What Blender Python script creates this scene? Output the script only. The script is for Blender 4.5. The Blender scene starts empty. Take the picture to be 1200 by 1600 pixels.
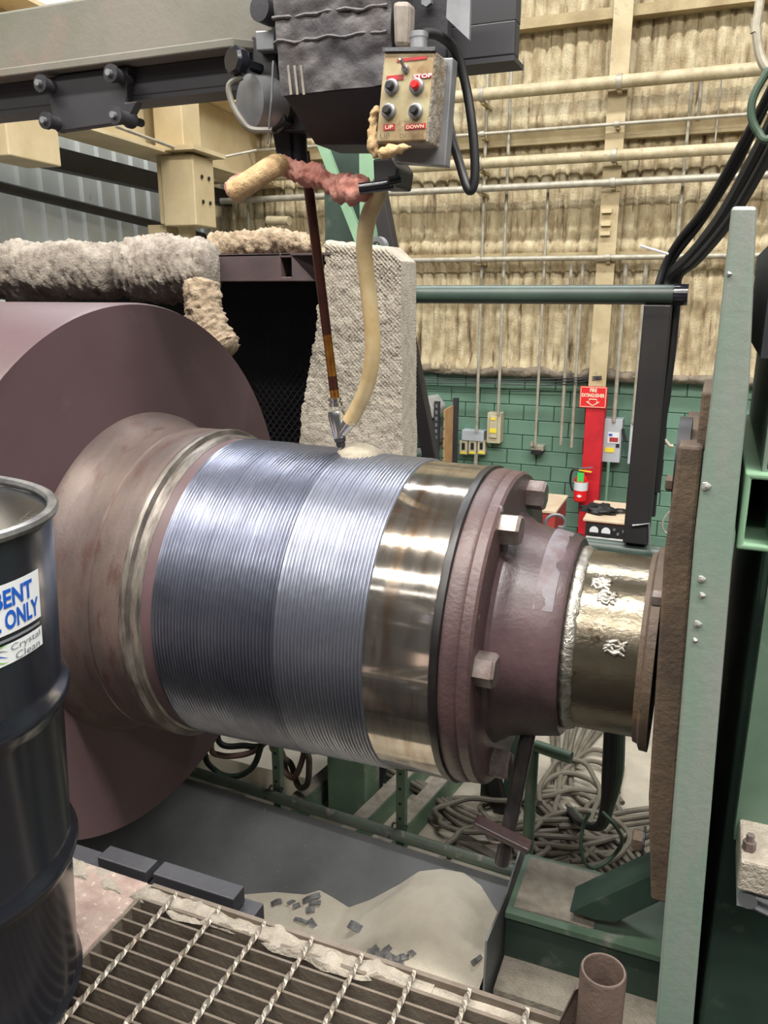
import bpy, math, random
from mathutils import Vector, Matrix, noise
random.seed(7)
PI = math.pi
sc = bpy.context.scene
col = sc.collection
V = Vector

# ------------------------------------------------------------------ camera
PITCH, YAW, FPX, CAMZ = 0.269, 0.387, 1250.0, 3.0
cd = bpy.data.cameras.new('camera')
cd.sensor_fit = 'VERTICAL'
cd.sensor_height = 36.0
cd.lens = 36.0 * FPX / 1600.0
cd.clip_start = 0.02
cam = bpy.data.objects.new('camera', cd)
col.objects.link(cam)
cam.location = (0, 0, CAMZ)
cam.rotation_euler = (PI / 2 - PITCH, 0, YAW)
sc.camera = cam
# ------------------------------------------------------------------ world, lamps, exposure
w = bpy.data.worlds.new('world')
sc.world = w
w.use_nodes = True
bg = w.node_tree.nodes['Background']
bg.inputs[0].default_value = (0.86, 0.93, 1.0, 1)
bg.inputs[1].default_value = 0.05


def lamp_row(y, power, length=15.0, width=0.22, x=-3.5, z=8.5, tint=(1, 0.98, 0.96)):
    ld = bpy.data.lights.new('lamp_row', 'AREA')
    ld.shape = 'RECTANGLE'
    ld.size = length
    ld.size_y = width
    ld.energy = power
    ld.color = tint
    o = bpy.data.objects.new('lamp_row', ld)
    col.objects.link(o)
    o.location = (x, y, z)


lamp_row(6.1, 2000, width=0.34, tint=(0.97, 0.98, 1.0))
lamp_row(-0.1, 3500, width=0.30, x=0.5, tint=(1, 0.95, 0.88))
lamp_row(-4.2, 2300, width=0.8, x=0.0, tint=(1, 0.96, 0.9))
lamp_row(-7.0, 300, width=0.06)
lamp_row(-12.2, 300, width=0.06)
hb = bpy.data.lights.new('high_bay_lamp', 'AREA')
hb.shape = 'DISK'
hb.size = 0.55
hb.energy = 300
hb.color = (1, 0.97, 0.93)
ho = bpy.data.objects.new('high_bay_lamp', hb)
col.objects.link(ho)
ho.location = (1.6, 0.9, 8.3)
vs = sc.view_settings
vs.view_transform = 'Standard'
vs.look = 'None'
vs.exposure = -0.85
vs.gamma = 1.0
vs.use_curve_mapping = False

# ------------------------------------------------------------------ helpers
_f = V((-math.sin(YAW) * math.cos(PITCH), math.cos(YAW) * math.cos(PITCH), -math.sin(PITCH)))
_r = V((math.cos(YAW), math.sin(YAW), 0))
_u = _r.cross(_f)


def at(px, py, X=None, Y=None, Z=None, plane=None):
    """point of the place seen at a photo pixel, on a plane of the place"""
    d = _f + _r * ((px - 600) / FPX) - _u * ((py - 800) / FPX)
    o = V((0, 0, CAMZ))
    if X is not None:
        t = X / d.x
    elif Y is not None:
        t = Y / d.y
    elif Z is not None:
        t = (Z - CAMZ) / d.z
    else:
        p, n = plane
        t = (p - o).dot(n) / d.dot(n)
    return o + d * t


def lin(c):
    return tuple(((x / 255) / 12.92 if x / 255 <= 0.04045 else ((x / 255 + 0.055) / 1.055) ** 2.4) for x in c)


def mat(name, c1, c2=None, scale=4.0, rough=0.6, metal=0.0, bump=0.0, bscale=60.0, stretch=(1, 1, 1), c3=None, s3=9.0, t3=0.58,
        rough2=None, spec=0.5, detail=6.0, bstretch=None, soft3=0.08, st3=None, emit=0.0, alpha=1.0):
    m = bpy.data.materials.new(name)
    m.use_nodes = True
    nt = m.node_tree
    N, L = nt.nodes, nt.links
    b = N['Principled BSDF']
    b.inputs['Roughness'].default_value = rough
    b.inputs['Metallic'].default_value = metal
    b.inputs['Specular IOR Level'].default_value = spec
    tc = N.new('ShaderNodeTexCoord')

    def noisy(sc_, st, det=detail):
        mp = N.new('ShaderNodeMapping')
        mp.inputs['Scale'].default_value = st
        L.new(tc.outputs['Object'], mp.inputs[0])
        n = N.new('ShaderNodeTexNoise')
        n.inputs['Scale'].default_value = sc_
        n.inputs['Detail'].default_value = det
        n.inputs['Roughness'].default_value = 0.62
        L.new(mp.outputs[0], n.inputs['Vector'])
        return n.outputs['Fac']

    c1 = lin(c1) + (1,)
    b.inputs['Base Color'].default_value = c1
    last = None
    if c2:
        f = noisy(scale, stretch)
        rp = N.new('ShaderNodeValToRGB')
        rp.color_ramp.elements[0].position = 0.36
        rp.color_ramp.elements[1].position = 0.64
        rp.color_ramp.elements[0].color = c1
        rp.color_ramp.elements[1].color = lin(c2) + (1,)
        L.new(f, rp.inputs[0])
        last = rp.outputs[0]
        if rough2 is not None:
            mr = N.new('ShaderNodeMapRange')
            mr.inputs[1].default_value = 0.36
            mr.inputs[2].default_value = 0.64
            mr.inputs[3].default_value = rough
            mr.inputs[4].default_value = rough2
            L.new(f, mr.inputs[0])
            L.new(mr.outputs[0], b.inputs['Roughness'])
    if c3:
        f3 = noisy(s3, st3 or stretch)
        mr = N.new('ShaderNodeMapRange')
        mr.inputs[1].default_value = t3
        mr.inputs[2].default_value = t3 + soft3
        L.new(f3, mr.inputs[0])
        mx = N.new('ShaderNodeMix')
        mx.data_type = 'RGBA'
        L.new(mr.outputs[0], mx.inputs[0])
        if last:
            L.new(last, mx.inputs[6])
        else:
            mx.inputs[6].default_value = c1
        mx.inputs[7].default_value = lin(c3) + (1,)
        last = mx.outputs[2]
    if last:
        L.new(last, b.inputs['Base Color'])
    if bump:
        fb = noisy(bscale, bstretch or (1, 1, 1), 4.0)
        bp = N.new('ShaderNodeBump')
        bp.inputs['Strength'].default_value = bump
        bp.inputs['Distance'].default_value = 0.01
        L.new(fb, bp.inputs['Height'])
        L.new(bp.outputs[0], b.inputs['Normal'])
    if emit:
        b.inputs['Emission Color'].default_value = c1
        b.inputs['Emission Strength'].default_value = emit
    if alpha < 1:
        b.inputs['Alpha'].default_value = alpha
    return m


wl = {}


def tag(o, label=None, cat=None, group=None, kind=None):
    if label: o['label'] = label
    if cat: o['category'] = cat
    if group: o['group'] = group
    if kind: o['kind'] = kind
    return o


def thing(name, label, cat, loc, group=None):
    o = bpy.data.objects.new(name, None)
    o.empty_display_size = 0.05
    col.objects.link(o)
    o.location = loc
    wl[o] = V(loc)
    return tag(o, label, cat, group)


class MB:
    def __init__(s):
        s.v, s.f = [], []

    def add(s, vs, fs):
        k = len(s.v)
        s.v += [V(p) for p in vs]
        s.f += [[k + i for i in f] for f in fs]
        return s

    def box(s, a, b):
        """axis-aligned box from corner a to corner b"""
        x0, x1 = sorted((a[0], b[0])); y0, y1 = sorted((a[1], b[1])); z0, z1 = sorted((a[2], b[2]))
        return s.add([(x0, y0, z0), (x1, y0, z0), (x1, y1, z0), (x0, y1, z0), (x0, y0, z1), (x1, y0, z1), (x1, y1, z1), (x0, y1, z1)],
                     [(0, 3, 2, 1), (4, 5, 6, 7), (0, 1, 5, 4), (1, 2, 6, 5), (2, 3, 7, 6), (3, 0, 4, 7)])

    def obox(s, c, size, M=None):
        """box of a size about a centre, turned by a matrix"""
        q = MB().box([-t / 2 for t in size], [t / 2 for t in size])
        M = M or Matrix.Identity(3)
        return s.add([V(c) + M @ p for p in q.v], q.f)

    def bar(s, a, b, wd, ht, up=(0, 0, 1)):
        """rectangular bar from a to b"""
        a, b = V(a), V(b)
        d = (b - a).normalized()
        sd = d.cross(V(up)).normalized()
        u2 = sd.cross(d)
        M = Matrix((sd, d, u2)).transposed()
        return s.obox((a + b) / 2, (wd, (b - a).length, ht), M)

    def prism(s, pts, off):
        n = len(pts)
        off = V(off)
        vs = [V(p) for p in pts] + [V(p) + off for p in pts]
        return s.add(vs, [list(range(n))[::-1], list(range(n, 2 * n))] + [(i, (i + 1) % n, n + (i + 1) % n, n + i) for i in range(n)])

    def tube(s, path, r, n=10, closed=False, caps=True, up=None):
        P = [V(p) for p in path]
        m = len(P)
        R = r if isinstance(r, (list, tuple)) else [r] * m
        T = []
        for i in range(m):
            a = P[(i - 1) % m] if (closed or i > 0) else P[i]
            b = P[(i + 1) % m] if (closed or i < m - 1) else P[i]
            T.append((b - a).normalized())
        ref = V(up) if up else (V((0, 0, 1)) if abs(T[0].z) < 0.9 else V((1, 0, 0)))
        x = T[0].cross(ref).normalized()
        k = len(s.v)
        for i in range(m):
            x = (x - T[i] * x.dot(T[i])).normalized()
            y = T[i].cross(x)
            for j in range(n):
                a = 2 * PI * j / n
                s.v.append(P[i] + (x * math.cos(a) + y * math.sin(a)) * R[i])
        for i in range(m if closed else m - 1):
            i2 = (i + 1) % m
            for j in range(n):
                j2 = (j + 1) % n
                s.f.append([k + i * n + j, k + i * n + j2, k + i2 * n + j2, k + i2 * n + j])
        if caps and not closed:
            s.f.append([k + j for j in range(n)][::-1])
            s.f.append([k + (m - 1) * n + j for j in range(n)])
        return s

    def lathe(s, prof, o, ax, n=48, ref=None, fn=None, closed=False):
        """profile of (along, radius) turned about an axis"""
        o, ax = V(o), V(ax).normalized()
        ref = V(ref) if ref else (V((0, 0, 1)) if abs(ax.z) < 0.9 else V((1, 0, 0)))
        x = (ref - ax * ref.dot(ax)).normalized()
        y = ax.cross(x)
        k = len(s.v)
        for i, (a, r) in enumerate(prof):
            for j in range(n):
                t = 2 * PI * j / n
                rr = r + (fn(a, t) if fn else 0)
                s.v.append(o + ax * a + (x * math.cos(t) + y * math.sin(t)) * rr)
        m = len(prof)
        for i in range(m if closed else m - 1):
            i2 = (i + 1) % m
            for j in range(n):
                j2 = (j + 1) % n
                s.f.append([k + i * n + j, k + i * n + j2, k + i2 * n + j2, k + i2 * n + j])
        if not closed:
            if prof[0][1] > 1e-4: s.f.append([k + j for j in range(n)][::-1])
            if prof[-1][1] > 1e-4: s.f.append([k + (m - 1) * n + j for j in range(n)])
        return s

    def cyl(s, a, b, r, n=16):
        a, b = V(a), V(b)
        return s.lathe([(0, r), ((b - a).length, r)], a, b - a, n)

    def grid(s, fn, nu, nv, flip=False):
        k = len(s.v)
        for j in range(nv + 1):
            for i in range(nu + 1):
                s.v.append(V(fn(i / nu, j / nv)))
        for j in range(nv):
            for i in range(nu):
                q = [k + j * (nu + 1) + i, k + j * (nu + 1) + i + 1, k + (j + 1) * (nu + 1) + i + 1, k + (j + 1) * (nu + 1) + i]
                s.f.append(q[::-1] if flip else q)
        return s

    def mesh(s, name, m, smooth=False, ang=35):
        me = bpy.data.meshes.new(name)
        me.from_pydata([tuple(p) for p in s.v], [], s.f)
        me.materials.append(m)
        if smooth:
            me.polygons.foreach_set('use_smooth', [True] * len(me.polygons))
            me.set_sharp_from_angle(angle=math.radians(ang))
        me.update()
        return me

    def build(s, name, m, parent=None, smooth=False, bevel=0.0, ang=35, label=None, cat=None, group=None, kind=None):
        o = bpy.data.objects.new(name, s.mesh(name, m, smooth, ang))
        col.objects.link(o)
        wl[o] = V((0, 0, 0))
        if parent:
            o.parent = parent
            o.location = -wl[parent]
        if bevel:
            bv = o.modifiers.new('bevel', 'BEVEL')
            bv.width = bevel
            bv.segments = 2
            bv.limit_method = 'ANGLE'
        return tag(o, label, cat, group, kind)


def put(mesh, name, parent, loc, label=None, kind=None, rot=None):
    """one more object of a shared mesh"""
    o = bpy.data.objects.new(name, mesh)
    col.objects.link(o)
    wl[o] = V(loc)
    o.location = V(loc) - (wl[parent] if parent else V((0, 0, 0)))
    if rot: o.rotation_euler = rot
    if parent: o.parent = parent
    return tag(o, label, None, None, kind)


def spline(pts, n=10):
    """Catmull-Rom through points"""
    P = [V(p) for p in pts]
    P = [P[0] * 2 - P[1]] + P + [P[-1] * 2 - P[-2]]
    out = []
    for i in range(1, len(P) - 2):
        for k in range(n):
            t = k / n
            out.append(0.5 * ((2 * P[i]) + (P[i + 1] - P[i - 1]) * t + (2 * P[i - 1] - 5 * P[i] + 4 * P[i + 1] - P[i + 2]) * t * t
                              + (-P[i - 1] + 3 * P[i] - 3 * P[i + 1] + P[i + 2]) * t ** 3))
    out.append(P[-2])
    return out


def nz(p, s=1.0, o=4):
    return noise.fractal(V(p) * s, 0.9, 2.1, o)


def text(body, m, parent, origin, xdir, zdir, height, name='lettering', width=None, bold=0.0, wrap=None, depth=0.0008):
    """flat print: a line of text from its lower left corner"""
    cu = bpy.data.curves.new('t', 'FONT')
    cu.body = body
    cu.size = 1.0
    cu.offset = bold
    cu.resolution_u = 3
    to = bpy.data.objects.new('t', cu)
    col.objects.link(to)
    dg = bpy.context.evaluated_depsgraph_get()
    me = bpy.data.meshes.new_from_object(to.evaluated_get(dg))
    bpy.data.objects.remove(to)
    xs = [v.co.x for v in me.vertices]; ys = [v.co.y for v in me.vertices]
    x0, x1, y0, y1 = min(xs), max(xs), min(ys), max(ys)
    k = height / (y1 - y0)
    kx = (width / (x1 - x0)) if width else k
    xd, zd = V(xdir).normalized(), V(zdir).normalized()
    nn = xd.cross(zd)
    q = MB()
    vs = []
    for v in me.vertices:
        a, b = (v.co.x - x0) * kx, (v.co.y - y0) * k
        vs.append(wrap(a, b) if wrap else V(origin) + xd * a + zd * b + nn * depth)
    q.add(vs, [list(p.vertices) for p in me.polygons])
    bpy.data.meshes.remove(me)
    return q.build(name, m, parent)


# ------------------------------------------------------------------ materials
M = {}
M['floor'] = mat('worn_concrete', (100, 96, 90), (114, 108, 100), 2.2, 0.85, bump=0.3, bscale=90, c3=(78, 74, 68), s3=1.6, t3=0.55, soft3=0.2)
M['floordust'] = mat('dusty_concrete', (140, 134, 121), (158, 151, 136), 3.2, 0.9, bump=0.4, bscale=90, c3=(108, 100, 88), s3=2.2, t3=0.55, soft3=0.2)
M['foam'] = mat('sprayed_foam', (196, 183, 150), (152, 134, 102), 7.0, 0.92, bump=1.0, bscale=55, stretch=(1.6, 1, 0.45), c3=(92, 72, 50), s3=9, t3=0.56, soft3=0.14, st3=(2.2, 1, 0.16), detail=9)
M['block'] = mat('green_block_paint', (92, 126, 108), (104, 138, 118), 1.5, 0.62, bump=0.35, bscale=120, c3=(52, 80, 66), s3=2.6, t3=0.62, soft3=0.25)
M['joint'] = mat('green_joint_paint', (72, 108, 90), None, rough=0.8)
M['cream'] = mat('cream_steel_paint', (206, 190, 154), (186, 168, 130), 2.0, 0.6, c3=(150, 128, 92), s3=6, t3=0.66, soft3=0.2)
M['creamgirt'] = mat('cream_dusty_girt', (176, 160, 122), (148, 130, 96), 3.0, 0.85, bump=0.5, bscale=60)
M['pipe'] = mat('cream_pipe_paint', (190, 178, 146), (160, 146, 114), 7, 0.55, c3=(120, 106, 86), s3=12, t3=0.6, soft3=0.15)
M['conduit'] = mat('galvanised_conduit', (176, 170, 154), (150, 144, 128), 12, 0.5, metal=0.25)
M['greenpipe'] = mat('green_conduit_paint', (110, 148, 124), (94, 132, 108), 9, 0.55)
M['siding'] = mat('pale_siding', (206, 212, 212), (188, 194, 192), 1.2, 0.55, c3=(160, 166, 162), s3=4, t3=0.62, soft3=0.2)
M['ceiling'] = mat('ceiling_sheet', (84, 82, 78), None, rough=0.9)
M['red'] = mat('red_column_paint', (196, 30, 42), (174, 26, 36), 6, 0.5, c3=(120, 40, 36), s3=14, t3=0.66)
M['signred'] = mat('sign_red', (206, 34, 38), None, rough=0.5)
M['signwhite'] = mat('sign_cream', (238, 226, 196), None, rough=0.5)
M['maroon'] = mat('maroon_oxide', (82, 64, 68), (72, 55, 57), 1.4, 0.46, bump=0.05, bscale=60, c3=(104, 92, 93), s3=3.2, t3=0.62, soft3=0.25, spec=0.4)
M['neck'] = mat('machined_neck', (84, 74, 71), (102, 88, 82), 5, 0.45, metal=0.4, c3=(82, 62, 57), s3=7, t3=0.53, soft3=0.14, stretch=(3, 1, 1), bump=0.08, bscale=90)
M['groove'] = mat('bright_groove', (122, 116, 108), (72, 66, 63), 9, 0.42, metal=0.5, stretch=(6, 1, 1))
M['bead'] = mat('weld_overlay', (146, 150, 162), (120, 124, 138), 5, 0.3, metal=0.9, rough2=0.42, c3=(104, 106, 118), s3=3.5, t3=0.6, soft3=0.25)
M['bead2'] = mat('weld_overlay_upper_layer', (118, 122, 136), (92, 96, 110), 4, 0.28, metal=0.9, rough2=0.4, c3=(70, 72, 82), s3=3.0, t3=0.55, soft3=0.25)
M['polish'] = mat('polished_steel', (178, 172, 164), (142, 134, 124), 4, 0.08, metal=0.92, rough2=0.16, stretch=(5, 0.9, 0.9), c3=(138, 112, 88), s3=3.2, t3=0.54, soft3=0.14, st3=(4.5, 0.7, 0.7))
M['shaft'] = mat('worn_shaft_steel', (136, 128, 112), (104, 95, 80), 5, 0.18, metal=0.85, rough2=0.3, c3=(76, 58, 44), s3=16, t3=0.64, soft3=0.06, bump=0.12, bscale=70)
M['flange'] = mat('brown_flange_paint', (80, 61, 60), (62, 48, 49), 5, 0.42, c3=(140, 132, 130), s3=11, t3=0.67, soft3=0.05, bump=0.25, bscale=50)
M['hub'] = mat('hub_primer', (88, 68, 70), (46, 38, 42), 2.4, 0.4, c3=(120, 116, 122), s3=5.5, t3=0.64, soft3=0.06, bump=0.2, bscale=40)
M['hubband'] = mat('grey_blue_band', (116, 114, 122), (88, 70, 72), 9, 0.5, bump=0.2, bscale=40)
M['bolt'] = mat('bolt_steel', (150, 142, 138), (112, 96, 92), 20, 0.42, metal=0.7)
M['oil'] = mat('black_oil_band', (16, 15, 16), (28, 24, 25), 12, 0.4)
M['weldbead'] = mat('bright_weld', (196, 192, 184), (150, 146, 138), 40, 0.3, metal=0.9, bump=0.5, bscale=120)
M['blackgloss'] = mat('black_gloss_paint', (22, 24, 30), (28, 30, 36), 3, 0.2, spec=0.6)
M['drumin'] = mat('drum_inside', (150, 146, 136), (132, 128, 118), 6, 0.5)
M['rim'] = mat('worn_rim', (132, 132, 130), (86, 86, 88), 18, 0.35, metal=0.6)
M['decal'] = mat('white_decal', (214, 218, 220), None, rough=0.45)
M['blue'] = mat('print_blue', (22, 84, 180), None, rough=0.45)
M['grey'] = mat('print_grey', (120, 124, 128), None, rough=0.45)
M['lime'] = mat('print_lime', (112, 178, 72), None, rough=0.45)
M['dark'] = mat('dark_steel', (50, 50, 54), (38, 38, 42), 5, 0.5, bump=0.12, bscale=60, spec=0.4)
M['darkbeam'] = mat('dark_boom_paint', (48, 48, 52), (40, 40, 44), 3, 0.5)
M['boom'] = mat('weathered_boom', (108, 104, 97), (92, 93, 82), 2.5, 0.62, c3=(120, 100, 92), s3=4, t3=0.58, soft3=0.2, bump=0.1, bscale=50)
M['hopper'] = mat('sooty_hopper', (56, 55, 60), (68, 64, 64), 5, 0.55, c3=(110, 84, 72), s3=3.2, t3=0.62, soft3=0.2, bump=0.4, bscale=22)
M['soot'] = mat('soot_black', (26, 26, 30), (36, 36, 40), 6, 0.6)
M['steelgrey'] = mat('grey_steel', (150, 152, 156), (128, 130, 134), 8, 0.42, metal=0.6)
M['stainless'] = mat('bright_steel', (196, 198, 200), (168, 170, 172), 14, 0.22, metal=0.95)
M['copper'] = mat('heat_tinted_copper', (92, 54, 44), (70, 44, 42), 14, 0.34, metal=0.75)
M['brass'] = mat('brass_tube', (180, 126, 58), (142, 92, 44), 30, 0.3, metal=0.85)
M['hose'] = mat('yellowed_hose', (190, 172, 134), (170, 146, 104), 9, 0.34, c3=(128, 102, 66), s3=30, t3=0.66)
M['wool'] = mat('mineral_wool', (166, 158, 147), (132, 123, 113), 14, 0.95, bump=1.0, bscale=80, c3=(98, 88, 78), s3=11, t3=0.54, soft3=0.15)
M['wooltan'] = mat('scorched_wool', (170, 153, 130), (138, 121, 100), 16, 0.95, bump=1.0, bscale=80, c3=(98, 84, 70), s3=14, t3=0.58)
M['knit'] = mat('knit_blanket', (178, 171, 158), (156, 147, 134), 20, 0.95, bump=1.0, bscale=120, c3=(118, 107, 94), s3=34, t3=0.6, soft3=0.08)
M['oven'] = mat('hood_steel', (92, 76, 76), (74, 64, 66), 5, 0.5)
M['green'] = mat('machine_green', (90, 112, 96), (74, 96, 80), 4, 0.5, c3=(128, 130, 120), s3=7, t3=0.6, soft3=0.12)
M['greenpale'] = mat('pale_machine_green', (128, 162, 134), (112, 146, 118), 4, 0.5)
M['greendark'] = mat('dark_machine_green', (50, 70, 60), (40, 56, 50), 4, 0.5, c3=(78, 86, 78), s3=7, t3=0.6)
M['greentube'] = mat('dark_green_tube', (62, 80, 70), (48, 58, 54), 2.2, 0.4, c3=(84, 96, 86), s3=7, t3=0.64)
M['plate'] = mat('worn_green_plate', (142, 141, 138), (120, 139, 127), 3.0, 0.42, metal=0.3, stretch=(2, 1, 0.6), c3=(98, 140, 118), s3=3.4, t3=0.58, soft3=0.14, st3=(2, 1, 0.5), bump=0.1, bscale=40)
M['rust'] = mat('brown_scale', (98, 82, 66), (72, 60, 52), 5, 0.6, c3=(150, 112, 64), s3=3, t3=0.6, soft3=0.2, bump=0.5, bscale=40)
M['pan'] = mat('dark_sheet', (118, 120, 121), (96, 98, 99), 2.5, 0.5, metal=0.25, c3=(206, 200, 186), s3=48, t3=0.70, soft3=0.02)
M['sand'] = mat('granular_flux', (236, 227, 208), (222, 211, 190), 5, 0.95, bump=0.9, bscale=210, c3=(160, 136, 116), s3=3.1, t3=0.68, soft3=0.1)
M['ledge'] = mat('speckled_concrete', (128, 108, 100), (148, 132, 122), 26, 0.85, bump=0.5, bscale=90, c3=(180, 170, 156), s3=60, t3=0.6)
M['fluxdust'] = mat('flux_dust', (148, 141, 129), (124, 117, 106), 20, 0.95, bump=0.8, bscale=120)
M['grate'] = mat('worn_grating', (150, 146, 138), (120, 108, 94), 12, 0.45, metal=0.55, bump=0.3, bscale=90)
M['gratebar'] = mat('grating_bar', (88, 78, 68), (106, 97, 86), 10, 0.55, metal=0.3, stretch=(1, 1, 3), bump=0.2, bscale=60)
M['wood'] = mat('dark_underdeck', (56, 48, 41), (44, 38, 33), 6, 0.85)
M['slag'] = mat('slag_chip', (134, 134, 134), (78, 76, 76), 30, 0.5)
M['rubber'] = mat('black_rubber', (28, 28, 30), None, rough=0.5)
M['cable'] = mat('dusty_cable', (100, 94, 81), (80, 75, 65), 9, 0.7)
M['greencable'] = mat('green_cable', (44, 66, 52), (62, 80, 64), 9, 0.6)
M['redhose'] = mat('red_hose', (150, 104, 92), (132, 112, 100), 9, 0.6)
M['cloth'] = mat('red_leather', (150, 86, 78), (176, 130, 116), 16, 0.8, bump=0.6, bscale=60)
M['tape'] = mat('tan_wrap', (186, 160, 120), (160, 130, 92), 18, 0.8, bump=0.6, bscale=70)
M['panelface'] = mat('pendant_face', (178, 172, 138), (140, 112, 78), 9, 0.45, c3=(116, 88, 60), s3=14, t3=0.56, soft3=0.12)
M['pendside'] = mat('pendant_side', (150, 146, 138), (120, 104, 84), 22, 0.5, bump=0.8, bscale=50)
M['redtape'] = mat('red_tape', (176, 44, 50), (140, 50, 50), 60, 0.6)
M['redbtn'] = mat('red_button', (214, 28, 32), None, rough=0.35)
M['ink'] = mat('faded_ink', (96, 84, 60), None, rough=0.7)
M['white'] = mat('print_white', (228, 222, 226), None, rough=0.6)
M['boxgrey'] = mat('enclosure_grey', (176, 182, 186), (164, 170, 174), 4, 0.5)
M['boxtan'] = mat('enclosure_beige', (188, 180, 152), (172, 164, 138), 6, 0.55)
M['black'] = mat('matte_black', (24, 24, 26), None, rough=0.6)
M['yellow'] = mat('yellow_label', (226, 206, 60), None, rough=0.5)
M['tan'] = mat('tan_board', (192, 156, 110), (176, 138, 94), 8, 0.8)
M['weldred'] = mat('cabinet_red', (168, 62, 60), (150, 52, 52), 5, 0.5)
M['weldtop'] = mat('cabinet_tan_top', (204, 186, 160), (190, 168, 142), 5, 0.55)
M['tagreen'] = mat('green_tag', (60, 196, 92), None, rough=0.5)
M['glassgreen'] = mat('dark_green_gloss', (36, 58, 50), (28, 44, 40), 5, 0.2)
M['tarp'] = mat('grey_cover', (158, 160, 154), (140, 142, 138), 4, 0.6)
M['meshdark'] = mat('dark_expanded_metal', (44, 42, 46), None, rough=0.5, metal=0.4)
M['lipfoam'] = mat('sooty_foam_lip', (142, 130, 112), (104, 96, 84), 6, 0.95, bump=1.0, bscale=40, c3=(70, 64, 58), s3=9, t3=0.56, soft3=0.1)
M['spatter'] = mat('weld_spatter', (176, 176, 172), (150, 150, 146), 40, 0.4, metal=0.6)
M['fluxpipe'] = mat('stained_pipe', (138, 132, 122), (108, 100, 92), 14, 0.6)
M['rodsteel'] = mat('worn_rod', (104, 98, 99), (78, 72, 73), 9, 0.36, metal=0.6)
M['mound'] = mat('flux_mound', (168, 160, 143), (150, 141, 124), 30, 0.95, bump=0.9, bscale=200)
M['oldpipe'] = mat('old_pipe_steel', (92, 78, 70), (74, 62, 57), 9, 0.5, metal=0.35, bump=0.3, bscale=60)
M['stand'] = mat('dusty_green_paint', (110, 136, 112), (92, 116, 95), 4, 0.55, c3=(146, 142, 128), s3=7, t3=0.58, soft3=0.12)
M['railgreen'] = mat('dusty_green_rail', (88, 98, 84), (70, 78, 68), 6, 0.55, c3=(124, 120, 108), s3=12, t3=0.58)
M['post'] = mat('dark_brown_post', (40, 37, 37), (32, 31, 33), 3, 0.5)
M['columncream'] = mat('dusty_cream_column', (190, 174, 138), (168, 150, 114), 3, 0.7, c3=(124, 106, 80), s3=7, t3=0.58, soft3=0.2, bump=0.3, bscale=50)

# ================================================================== THE SETTING
YW = 9.3
MB().box((-9, -16, -0.1), (9, 9.6, 0)).build('floor', M['floor'], kind='structure')
MB().grid(lambda u, v: (-3.6 + 5.0 * u, 3.0 + 5.2 * v, 0.004 + 0.003 * noise.noise(V((u * 20, v * 20, 0)))), 40, 40).build('flux_dust_layer', M['floordust'], smooth=True, kind='stuff', label='pale flux dust spread over the shop floor', cat='dust')
MB().box((-9, -16, 9.2), (9, 9.6, 9.3)).build('ceiling', M['ceiling'], kind='structure')
wb = MB().box((-7.2, YW + 0.06, 0), (4.5, YW + 0.2, 9.2)).build('wall_back', M['joint'], kind='structure')
ZG = 2.07


def foam(u, v):
    x = -6.5 + 9.0 * u
    z = ZG + 5.6 * v
    g = (x / 0.15 + 0.12 * noise.noise(V((x * 2, 0, z * 0.6)))) % 1.0
    g = min(g, 1 - g) * 0.15
    d = 0.035 * (1 - math.exp(-(g / 0.016) ** 2)) + 0.02 * nz((x * 1.2, 0, z * 0.7), 1.3, 2) + 0.016 * nz((x, 7, z), 9, 4)
    # sagging lips of foam where sheets lap and at the foot
    for zz, a, wd in ((ZG + 0.02, 0.07, 0.10), (3.44, 0.09, 0.09), (3.30, 0.05, 0.05), (4.72, 0.05, 0.10)):
        q = (z - zz - 0.05 * nz((x, 3, 0), 1.5, 3)) / wd
        d += a * math.exp(-q * q)
    if v < 0.001: d = -0.05
    return (x, YW - 0.02 - d, z)


MB().grid(foam, 560, 190).build('sprayed_foam_cladding', M['foam'], wb, smooth=True, ang=80)
# painted blocks below, each a block
bl, bh, jt = 0.356, 0.178, 0.007
a, b_ = bl / 2 - jt / 2, bh / 2 - jt / 2
blk = MB()
blk.add([(-a, 0.05, -b_), (a, 0.05, -b_), (a, 0.05, b_), (-a, 0.05, b_), (-a, 0.006, -b_), (a, 0.006, -b_), (a, 0.006, b_), (-a, 0.006, b_),
         (-a + .006, 0, -b_ + .006), (a - .006, 0, -b_ + .006), (a - .006, 0, b_ - .006), (-a + .006, 0, b_ - .006)],
        [(8, 9, 10, 11), (4, 5, 9, 8), (5, 6, 10, 9), (6, 7, 11, 10), (7, 4, 8, 11), (0, 1, 5, 4), (1, 2, 6, 5), (2, 3, 7, 6), (3, 0, 4, 7)])
def lip(u, v):
    x = -6.3 + 8.6 * u
    z = ZG - 0.035 + 0.03 * nz((x, 1, 0), 3, 3) + (0.13 + 0.05 * nz((x, 9, 0), 2.3, 3)) * v
    d = (0.075 + 0.04 * nz((x, 2, z), 6, 3)) * math.sin(PI * min(max(v, 0.0), 1.0)) ** 0.7
    return (x, YW - 0.01 - d - (0.06 if 0.02 < v < 0.98 else -0.03), z)
MB().grid(lip, 420, 12).build('foam_lip', M['lipfoam'], wb, smooth=True, ang=80)
blm = blk.mesh('block', M['block'])
for r_ in range(11):
    z = ZG - bh * (r_ + 0.5)
    for c_ in range(14):
        x = -3.98 + c_ * bl + (bl / 2 if r_ % 2 else 0)
        put(blm, 'block', wb, (x, YW + 0.012 - 0.004 * random.random(), z))

# steel girts on the cladding
def girt(px, py, h, dep, name):
    z = at(px, py, Y=YW - 0.12).z
    MB().box((-6.3, YW - 0.05 - dep, z - h / 2), (2.4, YW - 0.03, z + h / 2)).build(name, M['creamgirt'], kind='structure')
    return z


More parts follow.
